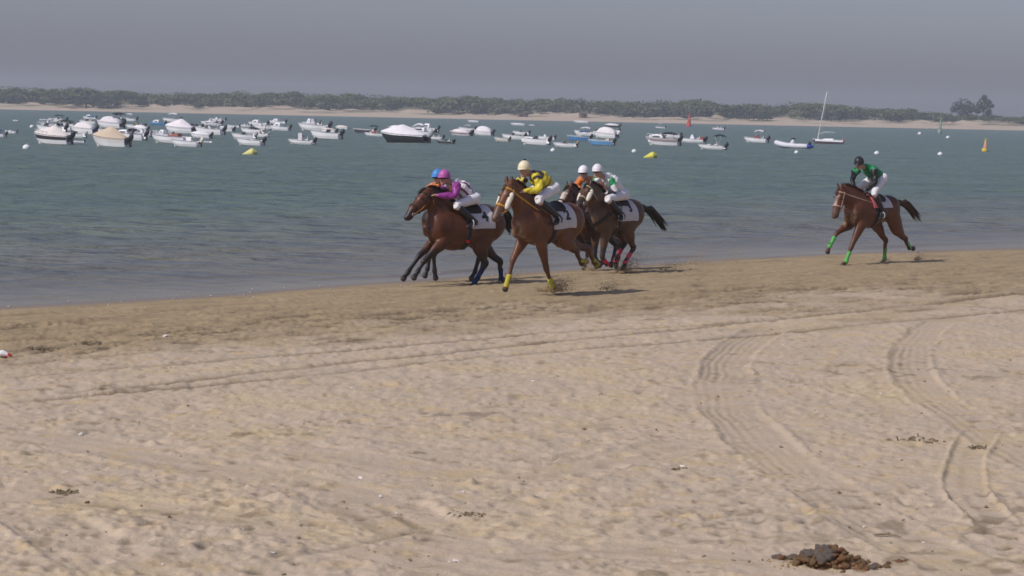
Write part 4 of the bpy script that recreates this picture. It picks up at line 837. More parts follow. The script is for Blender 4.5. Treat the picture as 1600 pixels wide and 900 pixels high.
# ================================================================ BOATS
WHITE_H = (.84, .83, .85); CREAM = (.62, .54, .42); NAVY = (.012, .016, .028); BLUE = (.05, .16, .42); DARK = (.02, .022, .026); GREYC = (.32, .33, .35); TAN = (.45, .33, .20); RED = (.40, .06, .05); LBLUE = (.10, .28, .52)
def gel(c): return mat('gelcoat_%.3f_%.3f_%.3f' % c, c, .35, .05, 1.5, spec=.4)
def canvas(c): return mat('canvas_%.3f_%.3f_%.3f' % c, c, .85, .08, 2.5, .3, 6)
ALU = mat('alloy_tube', (.55, .56, .58), .35, .05, spec=.6)
GLASS = mat('tinted_screen', (.05, .06, .07), .12, .05, spec=.6)
BLACKP = mat('black_plastic', (.02, .02, .022), .4, .1)
def boat(x0, x1, ywl, label, hull=WHITE_H, stripe=None, hd=None, cover=None, ctype='tent', peak=.5, ch=.62, cabin=None, cabc=WHITE_H, screen=None, console=None, bimini=None, bs=(.15, .5), bh=1.5, ttop=None, motor=BLACKP, motors=1, mcol=None, rail=False, fb=.62, box=None, dark_in=False, fenders=0, depth=None, name='motor_boat', cat='boat'):
    xm = (x0+x1)/2; o = on_plane(xm, ywl, WATER_Z); pm = FPX/np.linalg.norm(o-CAM)
    hd = hd if hd is not None else 158+RNG.uniform(-6, 6)
    L = 1.08*(x1-x0)/pm/max(.6, abs(math.cos(R(hd)))+.12); B = .40*L if L > 3.2 else .46*L; k = L/3.9; fb = fb*k*.95
    t = thing(name, label, cat, (o[0], o[1], WATER_Z), R(hd), 'boats moored in the river')
    S = np.concatenate([np.linspace(0, .8, 8), [.87, .92, .96, .985, 1.0]])
    hw = lambda s: B/2*(1-.10*max(0, (.35-s)/.35)**2 if s < .35 else max(.015, 1-((s-.35)/.65)**2.5)); zs = lambda s: fb*(1+.38*s**2.0); X = lambda s, f: L*(s-.5)-L*.16*(1-f)*max(0, (s-.45)/.55)**2
    m = MB(); rows = []
    for s in S:
        w_, z = hw(s), zs(s); pr = [(0, -.16*k, 0.0), (.80*w_*(1-.35*s**4), .02*k+.28*fb*s**3, .25), (.93*w_, .45*z, .55), (w_, z, 1.0), (w_*.93-.0, z+.02*k, 1.0), (max(.0, w_*.84), z*.98, 1.0), (max(0, w_*.80), (.30*fb if s < .56 else z+.04*k*(1-s)), 1.0), (0, (.28*fb if s < .56 else z+.07*k*(1.05-s)), 1.0)]
        rows.append([A3(X(s, f), y, zz) for y, zz, f in pr]+[A3(X(s, f), -y, zz) for y, zz, f in pr[::-1]])
    m.grid(np.array(rows), 0, closed_u=True, cap=True); h = obj('hull', m, gel(hull), t, smooth=False)
    def side_band(z0, z1, c, nm, off=.012):
        b = MB()
        for sy in (1, -1):
            g0 = []
            for s in S[:-1]:
                w_, z = hw(s), zs(s); g0.append([A3(X(s, .55+.45*f), sy*(w_*(.93+.07*f)+off*k), .45*z+.55*z*f) for f in (z0, z1)])
            b.grid(np.array(g0)[:, ::sy])
        obj(nm, b, gel(c), h, smooth=False)
    if stripe: side_band(-.55 if stripe[1] else .1, .75, stripe[0], 'hull_stripe')
    side_band(.93, 1.06, (.25, .25, .27), 'rub_rail', .02)
    sy_ = 1
    if cover:
        c = MB(); rows = []; SS = np.linspace(.02, .985, 15)
        for s in SS:
            w_, z = hw(s)*1.0, zs(s)+.01
            if ctype == 'tent': r = 1.22*ch*k*(1-abs(s-peak)/(peak if s < peak else 1-peak))**.92+.05*k; pw = 1.0
            else: r = .92*ch*k*max(0, 1-((s-peak)/(.42 if s < peak else .36))**2)**.6*1.0+.06*k; pw = .45
            rows.append([A3(X(s, 1.0), w_*1.03*q, z-.10*k*(abs(q) > .99)+r*(1-abs(q)**(1.15 if ctype == 'tent' else 3.2))+.012*k*math.sin(9*s+5*q)) for q in (-1, -.98, -.7, -.4, 0, .4, .7, .98, 1)])
        c.grid(np.array(rows), cap=True); obj('canvas_cover', c, canvas(cover), t, smooth=ctype != 'tent')
    if cabin:
        s0, s1, hh = cabin; cm = MB(); rows = []
        for s, f in ((s0, 1), (s0+.04, 1.0), ((s0+s1)/2, 1.0), (s1-.08, .72), (s1, .1)):
            w_ = min(hw(s)*.78, B*.36); zb = .4*zs(s); zt = zs(s)+hh*k*f; rows.append([A3(X(s, 1), y, z_) for y, z_ in ((w_, zb), (w_*.92, zt*.85), (w_*.7, zt), (-w_*.7, zt), (-w_*.92, zt*.85), (-w_, zb))])
        cm.grid(np.array(rows), cap=True); cb = obj('cabin', cm, gel(cabc), t, smooth=False); wm = MB()
        for s in (1, -1):
            xs = X(s0+.08, 1), X(s1-.12, 1); w0 = min(hw(s0+.1)*.78, B*.36)*.95+.02*k; z0 = zs(s0)+hh*k*.30; wm.grid(np.array([[A3(xs[0], s*w0, z0), A3(xs[1], s*w0*.96, z0)], [A3(xs[0]+.05*k, s*w0*.97, z0+hh*k*.38), A3(xs[1]-.1*k, s*w0*.93, z0+hh*k*.34)]])[:, ::s])
        wm.box((X(s1-.09, 1)+.04*k, 0, zs(s1)+hh*k*.46), (.05*k, B*.42, hh*k*.30)); obj('window', wm, GLASS, cb, smooth=False)
    if screen is not None:
        c = MB(); w_ = hw(screen)*.86; z = zs(screen); a = np.linspace(-1, 1, 9); P0 = [A3(X(screen, 1)+.22*k*(1-q*q), w_*q, z) for q in a]; P1 = [p+A3(-.20*k, 0, .36*k)-A3(0, p[1]*.12, 0) for p in P0]
        c.grid(np.array([P0, P1])); c.grid(np.array([P1, P0])+A3(-.012, 0, 0)); w1 = obj('windscreen', c, GLASS, t); e = MB(); e.tube(P1, [.02*k]*9, 5); e.tube(P0, [.018*k]*9, 5); obj('screen_frame', e, ALU, w1)
    if console:
        s, col, hh = console; c = MB(); w_ = B*.20; xc = X(s, 1); zf = .28*fb; pr = [(-.30, 0), (-.26, hh*.62), (-.05, hh), (.16, hh*.96), (.34, hh*.45), (.38, 0)]
        c.grid(np.array([[A3(xc+x*k, y, zf+z*k) for x, z in pr] for y in (-w_, -w_*.9, w_*.9, w_)]), closed_u=True, cap=True); co = obj('console', c, gel(col), t, smooth=False)
        c = MB().box((xc-.95*k, 0, zf+.30*k), (.45*k, w_*1.7, .6*k)); c.box((xc-1.12*k, 0, zf+.72*k), (.10*k, w_*1.6, .35*k)); obj('seat', c, canvas((.6, .58, .56)), t, smooth=False); c = MB()
        ring = [A3(xc-.36*k, .17*k*math.cos(a), zf+hh*k*.85+.17*k*math.sin(a)) for a in np.linspace(0, 6.28, 13)]; c.tube(ring, [.018*k]*13, 5, side=(1, 0, 0)); obj('steering_wheel', c, BLACKP, co)
    if bimini:
        s0, s1 = bs; w_ = B*.42; c = MB(); rows = []
        for s in np.linspace(s0, s1, 7): u_ = (s-s0)/(s1-s0); rows.append([A3(X(s, 1), w_*q, bh*k+.16*k*(1-q*q)-.16*k*(2*u_-1)**2) for q in np.linspace(-1, 1, 9)])
        rows = np.array(rows); c.grid(rows); c.grid((rows+A3(0, 0, -.06*k))[:, ::-1])
        bo = obj('bimini', c, canvas(bimini), t)
        for sy in (1, -1):
            for sa in (s0+.05, s1-.05): p = MB().tube([A3(X((s0+s1)/2, 1), sy*w_*.98, zs(.3)), A3(X(sa, 1), sy*w_*.97, bh*k-.05*k)], [.017*k]*2, 5); obj('bimini_pole', p, ALU, t)
    if ttop:
        s, col, hh = ttop; c = MB(); xc = X(s, 1); w_ = B*.36; rows = [[A3(xc+x*k, w_*q, hh*k+.07*k*(1-q*q)) for q in np.linspace(-1, 1, 7)] for x in (-.75, -.7, .6, .75)]; rows = np.array(rows); c.grid(rows); c.grid((rows-A3(0, 0, .07*k))[:, ::-1]); obj('hardtop', c, gel(col), t)
        for x in (-.5, .45):
            for sy in (1, -1): obj('hardtop_post', MB().tube([A3(xc+x*k*.7, sy*w_*.6, .3*fb), A3(xc+x*k, sy*w_*.85, hh*k)], [.025*k]*2, 6), ALU, t)
    if rail:
        c = MB(); pts = []
        for s in np.concatenate([np.linspace(.55, .96, 7)]): pts.append(A3(X(s, 1), hw(s)*.9, zs(s)+.32*k))
        full = pts+[p*A3(1, -1, 1) for p in pts[::-1]]; c.tube(full, [.02*k]*len(full), 5)
        for p in full[::2]: c.tube([p-A3(0, 0, .33*k), p], [.016*k]*2, 5)
        obj('bow_rail', c, ALU, t)
    for q in range(motors):
        y = 0 if motors == 1 else (.30*k if q else -.30*k); xm_ = -.5*L; c = MB(); zt = fb*.95
        c.tube([A3(xm_-.10*k, y, zt+.02), A3(xm_-.30*k, y, zt+.10*k), A3(xm_-.36*k, y, zt+.34*k), A3(xm_-.30*k, y, zt+.46*k)], [(.13*k, .20*k), (.17*k, .24*k), (.16*k, .24*k), (.11*k, .16*k)], 10, side=(0, 1, 0), sub=2)
        mo = obj('outboard_motor', c, gel(mcol) if mcol else BLACKP, t); c = MB(); c.tube([A3(xm_-.26*k, y, zt), A3(xm_-.27*k, y, -.1*k), A3(xm_-.30*k, y, -.45*k)], [(.05*k, .14*k), (.045*k, .11*k), (.04*k, .1*k)], 8); c.box((xm_-.06*k, y, zt-.1*k), (.16*k, .22*k, .3*k)); c.box((xm_-.36*k, y, -.02*k), (.5*k, .16*k, .03*k)); obj('motor_leg', c, BLACKP, mo)
    for q in range(fenders):
        s = .2+.25*q; obj('fender', MB().tube([A3(X(s, 1), hw(s)+.08*k, zs(s)*.85), A3(X(s, 1), hw(s)+.08*k, zs(s)*.35)], [.09*k, .09*k], 8), gel(WHITE_H), t)
    if box:
        for s, col, hh in box: obj('deck_locker', MB().box((X(s, 1), 0, fb*.6+hh*k/2), (.55*k, B*.42, hh*k)), canvas(col), t, smooth=False)
    if dark_in: obj('cockpit_dark_plate', MB().box((X(.16, 1), 0, zs(.1)+.02*k), (.20*L, B*.66, .03*k)), BLACKP, t, smooth=False)  # flat black plate over the cockpit, standing for its dark inside
    return t
B_ = boat
B_(-22, 10, 214, 'white boat with a blue canvas shelter, cut by the left edge of the picture', bimini=(.03, .06, .30), bs=(.2, .62), bh=1.25, box=[(.42, (.03, .06, .30), .75)], fb=.6)
B_(6, 27, 208.5, 'small white boat with a dark stern behind the blue sheltered one at the left edge', dark_in=True, console=(.5, WHITE_H, .8))
B_(50, 112, 225, 'white motor boat with a wide black side stripe under a peaked white tarpaulin', stripe=((.03, .03, .03), False), cover=(.72, .66, .62), peak=.42, ch=.72, fb=.82, rail=True)
B_(112, 132, 223, 'stubby white dinghy with a dark motor just behind the black striped boat', console=None, fb=.5)
B_(54, 103, 207, 'white boat with a white hardtop on posts, behind the black striped boat', ttop=(.62, WHITE_H, 1.5), screen=.66, fb=.7, rail=True)
B_(78, 116, 204, 'white boat under a broad black bimini, behind the peaked white tarpaulin', bimini=DARK, bs=(.05, .65), bh=1.45, screen=.6, fb=.6)
B_(74, 104, 191, 'distant small boat with a dark green bimini at the upper left of the moorings', bimini=(.02, .05, .05), bs=(.15, .65), bh=1.35, console=(.5, WHITE_H, .8))
B_(108, 151, 209, 'white boat wrapped in a rounded white tarpaulin left of the cream tent', cover=(.74, .70, .70), ctype='hump', peak=.45, ch=.78, fb=.75)
B_(122, 152, 194, 'distant white boat with a blue bimini and pinkish seats', bimini=BLUE, bs=(.2, .55), bh=1.5, box=[(.3, (.62, .46, .40), .5)], ttop=None, screen=.55)
B_(148, 194, 200, 'white boat under a smooth grey white tarpaulin with a black bimini behind it', cover=(.70, .66, .68), ctype='hump', peak=.45, ch=.72, bimini=DARK, bs=(-.05, .36), bh=1.75, fb=.7)
B_(141, 203, 229, 'white motor boat under a cream pitched tarpaulin with a black motor', cover=(.56, .45, .34), peak=.46, ch=.86, fb=.80, stripe=((.66, .62, .60), False))
B_(174, 228, 219, 'white cuddy boat with a black topped windscreen, behind the cream tarpaulin boat', cabin=(.45, .85, .35), screen=.44, bimini=DARK, bs=(.22, .50), bh=1.15, fb=.72)
B_(194, 226, 201, 'white boat with a mustard yellow console', console=(.38, (.48, .38, .17), .95), fb=.62, bimini=None, screen=.45)
B_(222, 244, 209, 'small pale boat with a cream motor left of the peaked hump', mcol=(.6, .56, .48), fb=.55, console=(.4, (.5, .46, .42), .7))
B_(231, 258, 195.5, 'small blue hulled boat with a white cabin', hull=LBLUE, cabin=(.3, .7, .55), fb=.6)
B_(256, 304, 208, 'white boat covered by a tall peaked white tarpaulin with a black motor', cover=(.76, .72, .74), ctype='tent', peak=.42, ch=.86, fb=.72)
B_(233, 296, 223.5, 'long white open boat with a brick red canvas bundle amidships', box=[(.28, (.33, .14, .12), .55), (.42, (.34, .15, .13), .45)], fb=.6, motors=0, rail=True)
B_(264, 314, 229, 'white open boat with a cream cowled motor below the red bundle', mcol=(.62, .58, .50), fb=.66, dark_in=True)
B_(312, 330, 223, 'tiny white dinghy at the stern of the boat with the cream cowl', motors=0, fb=.45)
B_(302, 350, 210.5, 'white boat with a domed white hardtop canopy', ttop=(.40, WHITE_H, 1.6), bimini=(.74, .72, .74), bs=(.22, .68), bh=1.55, screen=.55, fb=.75, console=(.45, WHITE_H, .9))
B_(354, 374, 199.5, 'small plain white skiff nearest the far bank, left of the pair of cuddies', fb=.62, motors=1)
B_(373, 392, 198.5, 'small white skiff touching the plain one at the far side of the moorings', fb=.6, console=(.5, WHITE_H, .9))
B_(395, 423, 202, 'white skiff with a low white console and black motor, left of the cuddy boat', console=(.55, WHITE_H, .95), fb=.7)
B_(420, 453, 204, 'white cuddy boat with a dark open back to its cabin', cabin=(.42, .78, .62), dark_in=True, fb=.74)
B_(374, 412, 209, 'white boat with a black canopy folded low over its cockpit and a cream motor', bimini=NAVY, bs=(.22, .58), bh=.85, mcol=(.55, .52, .48), fb=.68)
B_(360, 399, 217.5, 'white boat with a grey motor partly behind the nearer open boat', mcol=(.25, .25, .26), fb=.72, screen=.5)
B_(367, 412, 227, 'white open boat with black motor just above the left yellow buoy', fb=.72, dark_in=True)
B_(448, 491, 225.5, 'white open fishing boat with a tan console standing amidships', console=(.48, TAN, 1.15), ttop=None, fb=.56, box=[(.48, (.68, .66, .66), 1.25)])
B_(464, 514, 204, 'long white boat with a raked bow and a grey console', console=(.48, (.6, .58, .6), 1.25), fb=.70, rail=False, hd=162)
B_(483, 533, 217, 'clean white runabout with a black motor, overlapping the long raked boat', fb=.78, screen=.42, dark_in=True)
B_(523, 545, 202, 'small cream white covered tender between the runabout and the green bimini boat', cover=(.66, .60, .56), ctype='hump', ch=.45, fb=.6, motors=0)
B_(550, 585, 208, 'low white boat with a dark underside behind the green bimini boat', stripe=((.05, .05, .06), True), fb=.62)
B_(568, 600, 213, 'white boat with a red seat under a high dark green bimini', box=[(.42, RED, .75)], bimini=(.02, .06, .05), bs=(.30, .72), bh=1.95, fb=.55, console=(.62, (.55, .45, .40), .8))
B_(634, 678, 216, 'white flybridge cabin cruiser behind the dark hulled boat', cabin=(.30, .80, .62), ttop=(.55, WHITE_H, 1.65), bimini=WHITE_H, bs=(.36, .66), bh=1.9, fb=.95, rail=True)
B_(592, 668, 222.5, 'black hulled motor boat under a white pitched tarpaulin', hull=(.022, .022, .026), cover=(.74, .72, .75), peak=.52, ch=.62, fb=.62, mcol=(.40, .42, .45), hd=162)
B_(664, 692, 218, 'white boat with a dark tubular frame, right of the black hull', ttop=(.45, (.35, .35, .37), 1.3), fb=.6, console=(.45, GREYC, .9))
B_(681, 708, 224, 'low grey inflatable with two black motors', hull=(.60, .60, .60), fb=.5, motors=2, stripe=((.04, .04, .045), True), console=(.45, (.1, .1, .11), .8))
B_(702, 736, 212, 'white boat with a curved white spray cover left of the big rounded tarpaulin', cover=(.72, .66, .68), ctype='hump', peak=.5, ch=.55, motors=2, fb=.62, stripe=((.30, .20, .20), False))
B_(738, 770, 211.5, 'white boat under a big rounded white tarpaulin', cover=(.76, .72, .75), ctype='hump', peak=.46, ch=.98, fb=.72)
B_(771, 796, 221, 'stubby cream white skiff with a low black motor', hull=(.66, .62, .58), fb=.78, dark_in=True)
B_(783, 819, 218, 'white boat with a dark motor behind the stubby cream skiff', fb=.72, screen=.5, dark_in=True)
B_(811, 857, 226, 'white speedboat with a sharp nose left of the pink screened boat', fb=.74, screen=.45, cabin=(.5, .9, .16), rail=False)
B_(863, 900, 230, 'white boat with a pinkish windscreen and a low bow', screen=.5, box=[(.45, (.50, .36, .38), .45)], fb=.62, mcol=(.22, .20, .16))
B_(885, 922, 220, 'white boat with a blue bow and a blue bimini', stripe=((.06, .20, .42), True), bimini=(.05, .12, .26), bs=(.05, .45), bh=1.55, box=[(.4, (.58, .54, .48), .55)], fb=.72)
B_(926, 964, 215.5, 'white boat swollen under a rounded white tarpaulin with a cream motor', cover=(.74, .71, .72), ctype='hump', peak=.45, ch=.95, fb=.7, mcol=(.66, .63, .56))
B_(918, 958, 227, 'white boat with a light blue hull and a cream stern', stripe=(LBLUE, True), box=[(.2, (.6, .54, .46), .6)], fb=.70, screen=None)
B_(944, 968, 199, 'distant boat with a white hood over a black hull', hull=DARK, cover=(.72, .7, .72), ctype='hump', ch=.35, fb=.55)
B_(1008, 1060, 227, 'white cabin boat with a black bimini, cream cockpit and black motor', cabin=(.45, .9, .40), screen=.45, bimini=DARK, bs=(.08, .50), bh=1.42, fb=.80, box=[(.2, (.56, .50, .42), .5)], rail=True, stripe=((.30, .24, .24), False))
B_(1060, 1100, 223, 'flat white boat with a tiny console, between the cabin boat and the open boat', console=(.45, WHITE_H, 1.1), fb=.56, box=[(.08, RED, .5)])
B_(1090, 1132, 233.5, 'white open boat with a high dark green bimini and a black motor', bimini=(.015, .035, .045), bs=(.0, .38), bh=1.95, fb=.56, screen=None, console=(.55, (.68, .66, .66), .6))
B_(1112, 1131, 203, 'faint small white boat nearest the far bank, right of the red channel mark', fb=.5, console=(.5, (.6, .55, .5), .9))
B_(1023, 1039, 200.5, 'faint small white boat with a white top, above the black bimini cabin boat', fb=.5, ttop=(.45, WHITE_H, 1.9))
B_(1162, 1198, 222.5, 'white boat with a red console under a pale bimini', console=(.42, RED, 1.0), bimini=(.62, .62, .64), bs=(.12, .50), bh=1.85, fb=.66)
for x0, x1, y, lb in ((730, 750, 191.5, 'faint far white boat lying low above the grey spray cover'), (797, 822, 196.5, 'faint far white launch lying low below the brown hut'), (826, 836, 196.5, 'tiny far white boat right of the low white launch'), (896, 921, 192.8, 'faint far white launch lying low in front of the grey ferry'), (19, 30, 189.5, 'tiny far white boat at the upper left corner of the moorings')):
    B_(x0, x1, y, lb, fb=.42, motors=0, cover=(.7, .7, .72), ctype='hump', ch=.12)
for a in ((128, 150, 186.5, 'distant white boat with a small upright cabin, above the rounded tarpaulin at the left', dict(cabin=(.35, .7, .6), fb=.6)),
    (186, 214, 189.5, 'distant white boat with a pale awning, left of the blue hulled boat', dict(bimini=(.6, .6, .62), bs=(.2, .6), bh=1.5, fb=.6)),
    (96, 124, 199, 'white boat with a low windscreen between the black bimini and the rounded tarpaulin', dict(screen=.5, fb=.72, dark_in=True)),
    (150, 178, 209, 'white boat end with a grey motor wedged behind the peak of the cream tarpaulin', dict(fb=.8, mcol=(.3, .3, .31), screen=.5)),
    (206, 236, 213.5, 'white boat with a tall pale console behind the bow of the long open boat', dict(console=(.45, WHITE_H, 1.3), fb=.75)),
    (252, 282, 190.5, 'distant white boat with a flat white awning, above the peaked hump', dict(bimini=(.7, .7, .72), bs=(.1, .6), bh=1.6, fb=.6)),
    (284, 316, 203.5, 'white boat with a black spray hood, left of the domed hardtop canopy', dict(bimini=DARK, bs=(.4, .7), bh=1.0, fb=.75, screen=.6)),
    (312, 346, 196.5, 'distant low white launch behind the domed hardtop canopy', dict(fb=.6, console=(.5, WHITE_H, 1.0))),
    (338, 366, 205.5, 'white boat with a grey tarpaulin, right of the domed hardtop canopy', dict(cover=(.5, .5, .53), ctype='hump', ch=.4, fb=.72)),
    (386, 418, 197, 'distant white cabin boat, above the white skiff with a low console', dict(cabin=(.4, .75, .5), fb=.6)),
    (392, 420, 214, 'white boat with a pale console and grey motor, right of the overlapping open boats', dict(console=(.5, (.6, .58, .56), 1.0), fb=.7, mcol=(.25, .25, .26))),
    (470, 500, 196.5, 'distant white boat with a tiny wheelhouse, behind the long raked boat', dict(cabin=(.45, .68, .75), fb=.55)),
    (500, 526, 208, 'white boat with a cream cockpit cover, between the raked boat and the runabout', dict(cover=(.62, .57, .52), ctype='hump', ch=.4, fb=.72)),
    (650, 684, 206, 'white boat with a pale wheelhouse, behind the flybridge cruiser', dict(cabin=(.35, .7, .7), fb=.75)),
    (715, 742, 205, 'white boat with a low grey canopy, behind the curved spray cover', dict(bimini=(.45, .45, .48), bs=(.2, .6), bh=1.3, fb=.7)),
    (800, 826, 211, 'white boat seen past the bow of the sharp nosed speedboat', dict(screen=.5, fb=.72)),
    (896, 930, 212, 'white boat with a pale canopy, behind the one with the blue bow', dict(bimini=(.66, .66, .68), bs=(.2, .65), bh=1.4, fb=.74)),
    (938, 966, 208.5, 'white boat with a short cabin, showing past the swollen rounded tarpaulin', dict(cabin=(.4, .8, .5), fb=.7)),
    (62, 90, 199, 'white boat with a pale console, left of the broad black bimini', dict(console=(.5, WHITE_H, 1.2), fb=.72, rail=True)),
    (100, 134, 215, 'low white boat with a grey screen, between the black striped boat and the cream tarpaulin', dict(screen=.5, fb=.7, mcol=(.3, .3, .32))),
    (158, 190, 193, 'distant white boat with a cream cover, above the grey white tarpaulin', dict(cover=(.66, .62, .56), ctype='hump', ch=.5, fb=.65)),
    (206, 232, 205, 'white boat with a rounded white cover, right of the mustard console', dict(cover=(.76, .74, .76), ctype='hump', ch=.6, fb=.72)),
    (240, 270, 215, 'white boat with a small white cabin, behind the long boat with the red bundle', dict(cabin=(.4, .72, .7), fb=.75)),
    (296, 330, 216, 'white boat with a low white cover, below the domed hardtop canopy', dict(cover=(.76, .74, .76), ctype='tent', ch=.5, fb=.7)),
    (326, 352, 190, 'faint distant white launch, above and right of the domed hardtop canopy', dict(fb=.55, console=(.5, WHITE_H, .9))),
    (418, 446, 193.5, 'faint distant white boat, above the cuddy boat with the dark open back', dict(fb=.55, cabin=(.4, .7, .5))),
    (606, 634, 205, 'white boat with a white cover, half hidden behind the pitched tarpaulin of the black hull', dict(cover=(.76, .74, .76), ctype='hump', ch=.5, fb=.7)),
    (838, 866, 219, 'white boat with a white console, right of the sharp nosed speedboat', dict(console=(.5, WHITE_H, 1.1), fb=.7)),
    (1030, 1062, 216, 'white boat with a grey screen, behind the black bimini cabin boat', dict(screen=.55, fb=.72))):
    B_(*a[:4], **a[4])
# rigid inflatable with a driver's console
def rib():
    x0, x1, y = 1212, 1262, 232; o = on_plane((x0+x1)/2, y, WATER_Z); pm = FPX/np.linalg.norm(o-CAM); L = (x1-x0)/pm/.98; k = L/4.6
    t = thing('inflatable_boat', 'pale grey rigid inflatable with a black topped console and a blue stern', 'boat', (o[0], o[1], WATER_Z), R(160), 'boats moored in the river')
    pl = [(-.5, .17, .20), (-.2, .19, .21), (.15, .185, .26), (.36, .12, .36), (.46, .04, .44), (.475, 0, .45)]; pts = [A3(x*L, y_*L*.95, z*k*1.7) for x, y_, z in pl]; full = pts+[p*A3(1, -1, 1) for p in pts[-2::-1]]
    obj('tube', MB().tube(full, [.34*k]*len(full), 12, side=(0, 0, 1), sub=3), mat('hypalon', (.66, .66, .70), .6, .06), t)
    obj('hull', MB().grid(np.array([[A3(-.48*L, -.16*L, .1), A3(-.48*L, 0, -.15), A3(-.48*L, .16*L, .1)], [A3(.2*L, -.17*L, .15), A3(.2*L, 0, -.1), A3(.2*L, .17*L, .15)], [A3(.44*L, -.02*L, .4*k), A3(.45*L, 0, .35*k), A3(.44*L, .02*L, .4*k)]])), gel((.05, .05, .06)), t)
    obj('floor', MB().box((-.08*L, 0, .16*k), (.72*L, .28*L, .04*k)), gel((.5, .5, .52)), t, smooth=False)
    c = MB().tube([A3(.0, 0, .15*k), A3(-.02*L, 0, .75*k), A3(-.05*L, 0, 1.25*k)], [(.3*k, .40*k), (.28*k, .34*k), (.22*k, .2*k)], 10); co = obj('console', c, gel((.66, .65, .68)), t); obj('console_cover', MB().ball((-.04*L, 0, 1.34*k), (.36*k, .28*k, .14*k)), canvas(DARK), co)
    obj('stern_pad', MB().tube([A3(-.62*L, .16*L, .32*k), A3(-.5*L, .16*L, .34*k)], [.14*k, .345*k], 12), canvas((.03, .07, .40)), t); obj('stern_pad', MB().tube([A3(-.62*L, -.16*L, .32*k), A3(-.5*L, -.16*L, .34*k)], [.14*k, .345*k], 12), canvas((.03, .07, .40)), t)
    mo = obj('outboard_motor', MB().tube([A3(-.52*L, 0, .45*k), A3(-.56*L, 0, .75*k), A3(-.54*L, 0, .95*k)], [(.15*k, .2*k), (.18*k, .24*k), (.12*k, .16*k)], 10), BLACKP, t); obj('motor_leg', MB().tube([A3(-.54*L, 0, .5*k), A3(-.55*L, 0, -.3*k)], [(.05*k, .13*k)]*2, 8), BLACKP, mo)
rib()
def sailboat():
    x0, x1, y = 1270, 1317, 225; o = on_plane((x0+x1)/2, y, WATER_Z); d = np.linalg.norm(o-CAM); pm = FPX/d; L = (x1-x0)/pm/.97; k = L/6
    t = thing('sailing_boat', 'small sailing yacht with a leaning bare mast, white deck and dark purple hull', 'sailboat', (o[0], o[1], WATER_Z), R(163), 'boats moored in the river'); t.rotation_euler = (R(-3), R(-9.5), R(163))
    t.rotation_euler = (0, 0, R(163)); S = np.linspace(0, 1, 11); rows = []
    for s in S:
        w_ = .155*L*max(.02, math.sin(math.pi*min(1, .18+.82*s))**.7 if s > .3 else .9+.1*s/.3)*(1 if s < .98 else .3); z = .62*k*(1+.25*s); rows.append([A3(L*(s-.5)-(0 if q > .4 else .08*L*s*s), yy, zz) for yy, zz, q in ((w_*.0, -.2*k, 0), (w_*.8, .02*k, 0), (w_, z, 1), (w_*.8, z+.03, 1), (0, z+.06, 1), (-w_*.8, z+.03, 1), (-w_, z, 1), (-w_*.8, .02*k, 0))])
    obj('hull', MB().grid(np.array(rows), closed_u=True, cap=True), gel((.11, .075, .10)), t, smooth=False)
    dk = MB()
    for sy in (1, -1): dk.grid(np.array([[r[2]*A3(1, sy, 1)+A3(0, sy*.02, -.22*k), r[2]*A3(1, sy, 1)+A3(0, sy*.02, .06*k)] for r in rows[:-1]])[:, ::sy])
    dk.grid(np.array([[r[2]*A3(1, 1, 1)+A3(0, 0, .05), r[4]+A3(0, 0, .05), r[6]+A3(0, 0, .05)] for r in rows])); obj('deck', dk, gel(WHITE_H), t, smooth=False)
    cb = MB().grid(np.array([[A3(x*L, y_*.5*k, .7*k+z*k) for y_, z in ((1, 0), (.85, h_), (-.85, h_), (-1, 0))] for x, h_ in ((-.18, .30), (-.15, .34), (.12, .30), (.2, .06))]), cap=True); obj('cabin', cb, gel(WHITE_H), t, smooth=False)
    # the mast leans aft, as it shows in the photograph
    mt = at_depth(1292.5, 143, o[1]); ml = Matrix.Rotation(-R(163), 3, 'Z') @ Vector(mt-np.array([o[0], o[1], WATER_Z])); b = A3(.33*L, 0, .75*k); mtop = A3(ml[0], ml[1], ml[2])
    MST = mat('mast_alloy', (.62, .63, .62), .4, .05, spec=.5)
    ma = obj('mast', MB().tube([b, b*.5+mtop*.5, mtop], [.115*k*1.1, .11*k, .085*k], 8), MST, t); m_ = b*.45+mtop*.55; obj('spreader', MB().tube([m_+A3(0, .5*k, 0), m_, m_-A3(0, .5*k, 0)], [.03*k]*3, 5), MST, ma)
    st = MB()
    for q in (A3(.5*L, 0, .8*k), A3(-.48*L, 0, .8*k), A3(.2*L, .15*L, .75*k), A3(.2*L, -.15*L, .75*k)): st.tube([q, mtop], [.010*k]*2, 4)
    obj('rigging', st, MST, t); bm0 = b*.86+mtop*.14; obj('boom', MB().tube([bm0, bm0+A3(-.52*L, 0, .12*k)], [.05*k, .05*k], 6), MST, t); obj('sail_cover', MB().tube([bm0+A3(-.16*L, 0, .16*k), bm0+A3(-.3*L, 0, .2*k), bm0+A3(-.5*L, 0, .2*k)], [.13*k, .14*k, .08*k], 8), canvas((.34, .42, .44)), t)
    obj('fuel_can', MB().box((-.5*L, 0, .85*k), (.3*k, .5*k, .35*k)), canvas((.5, .12, .08)), t, smooth=False)
sailboat()
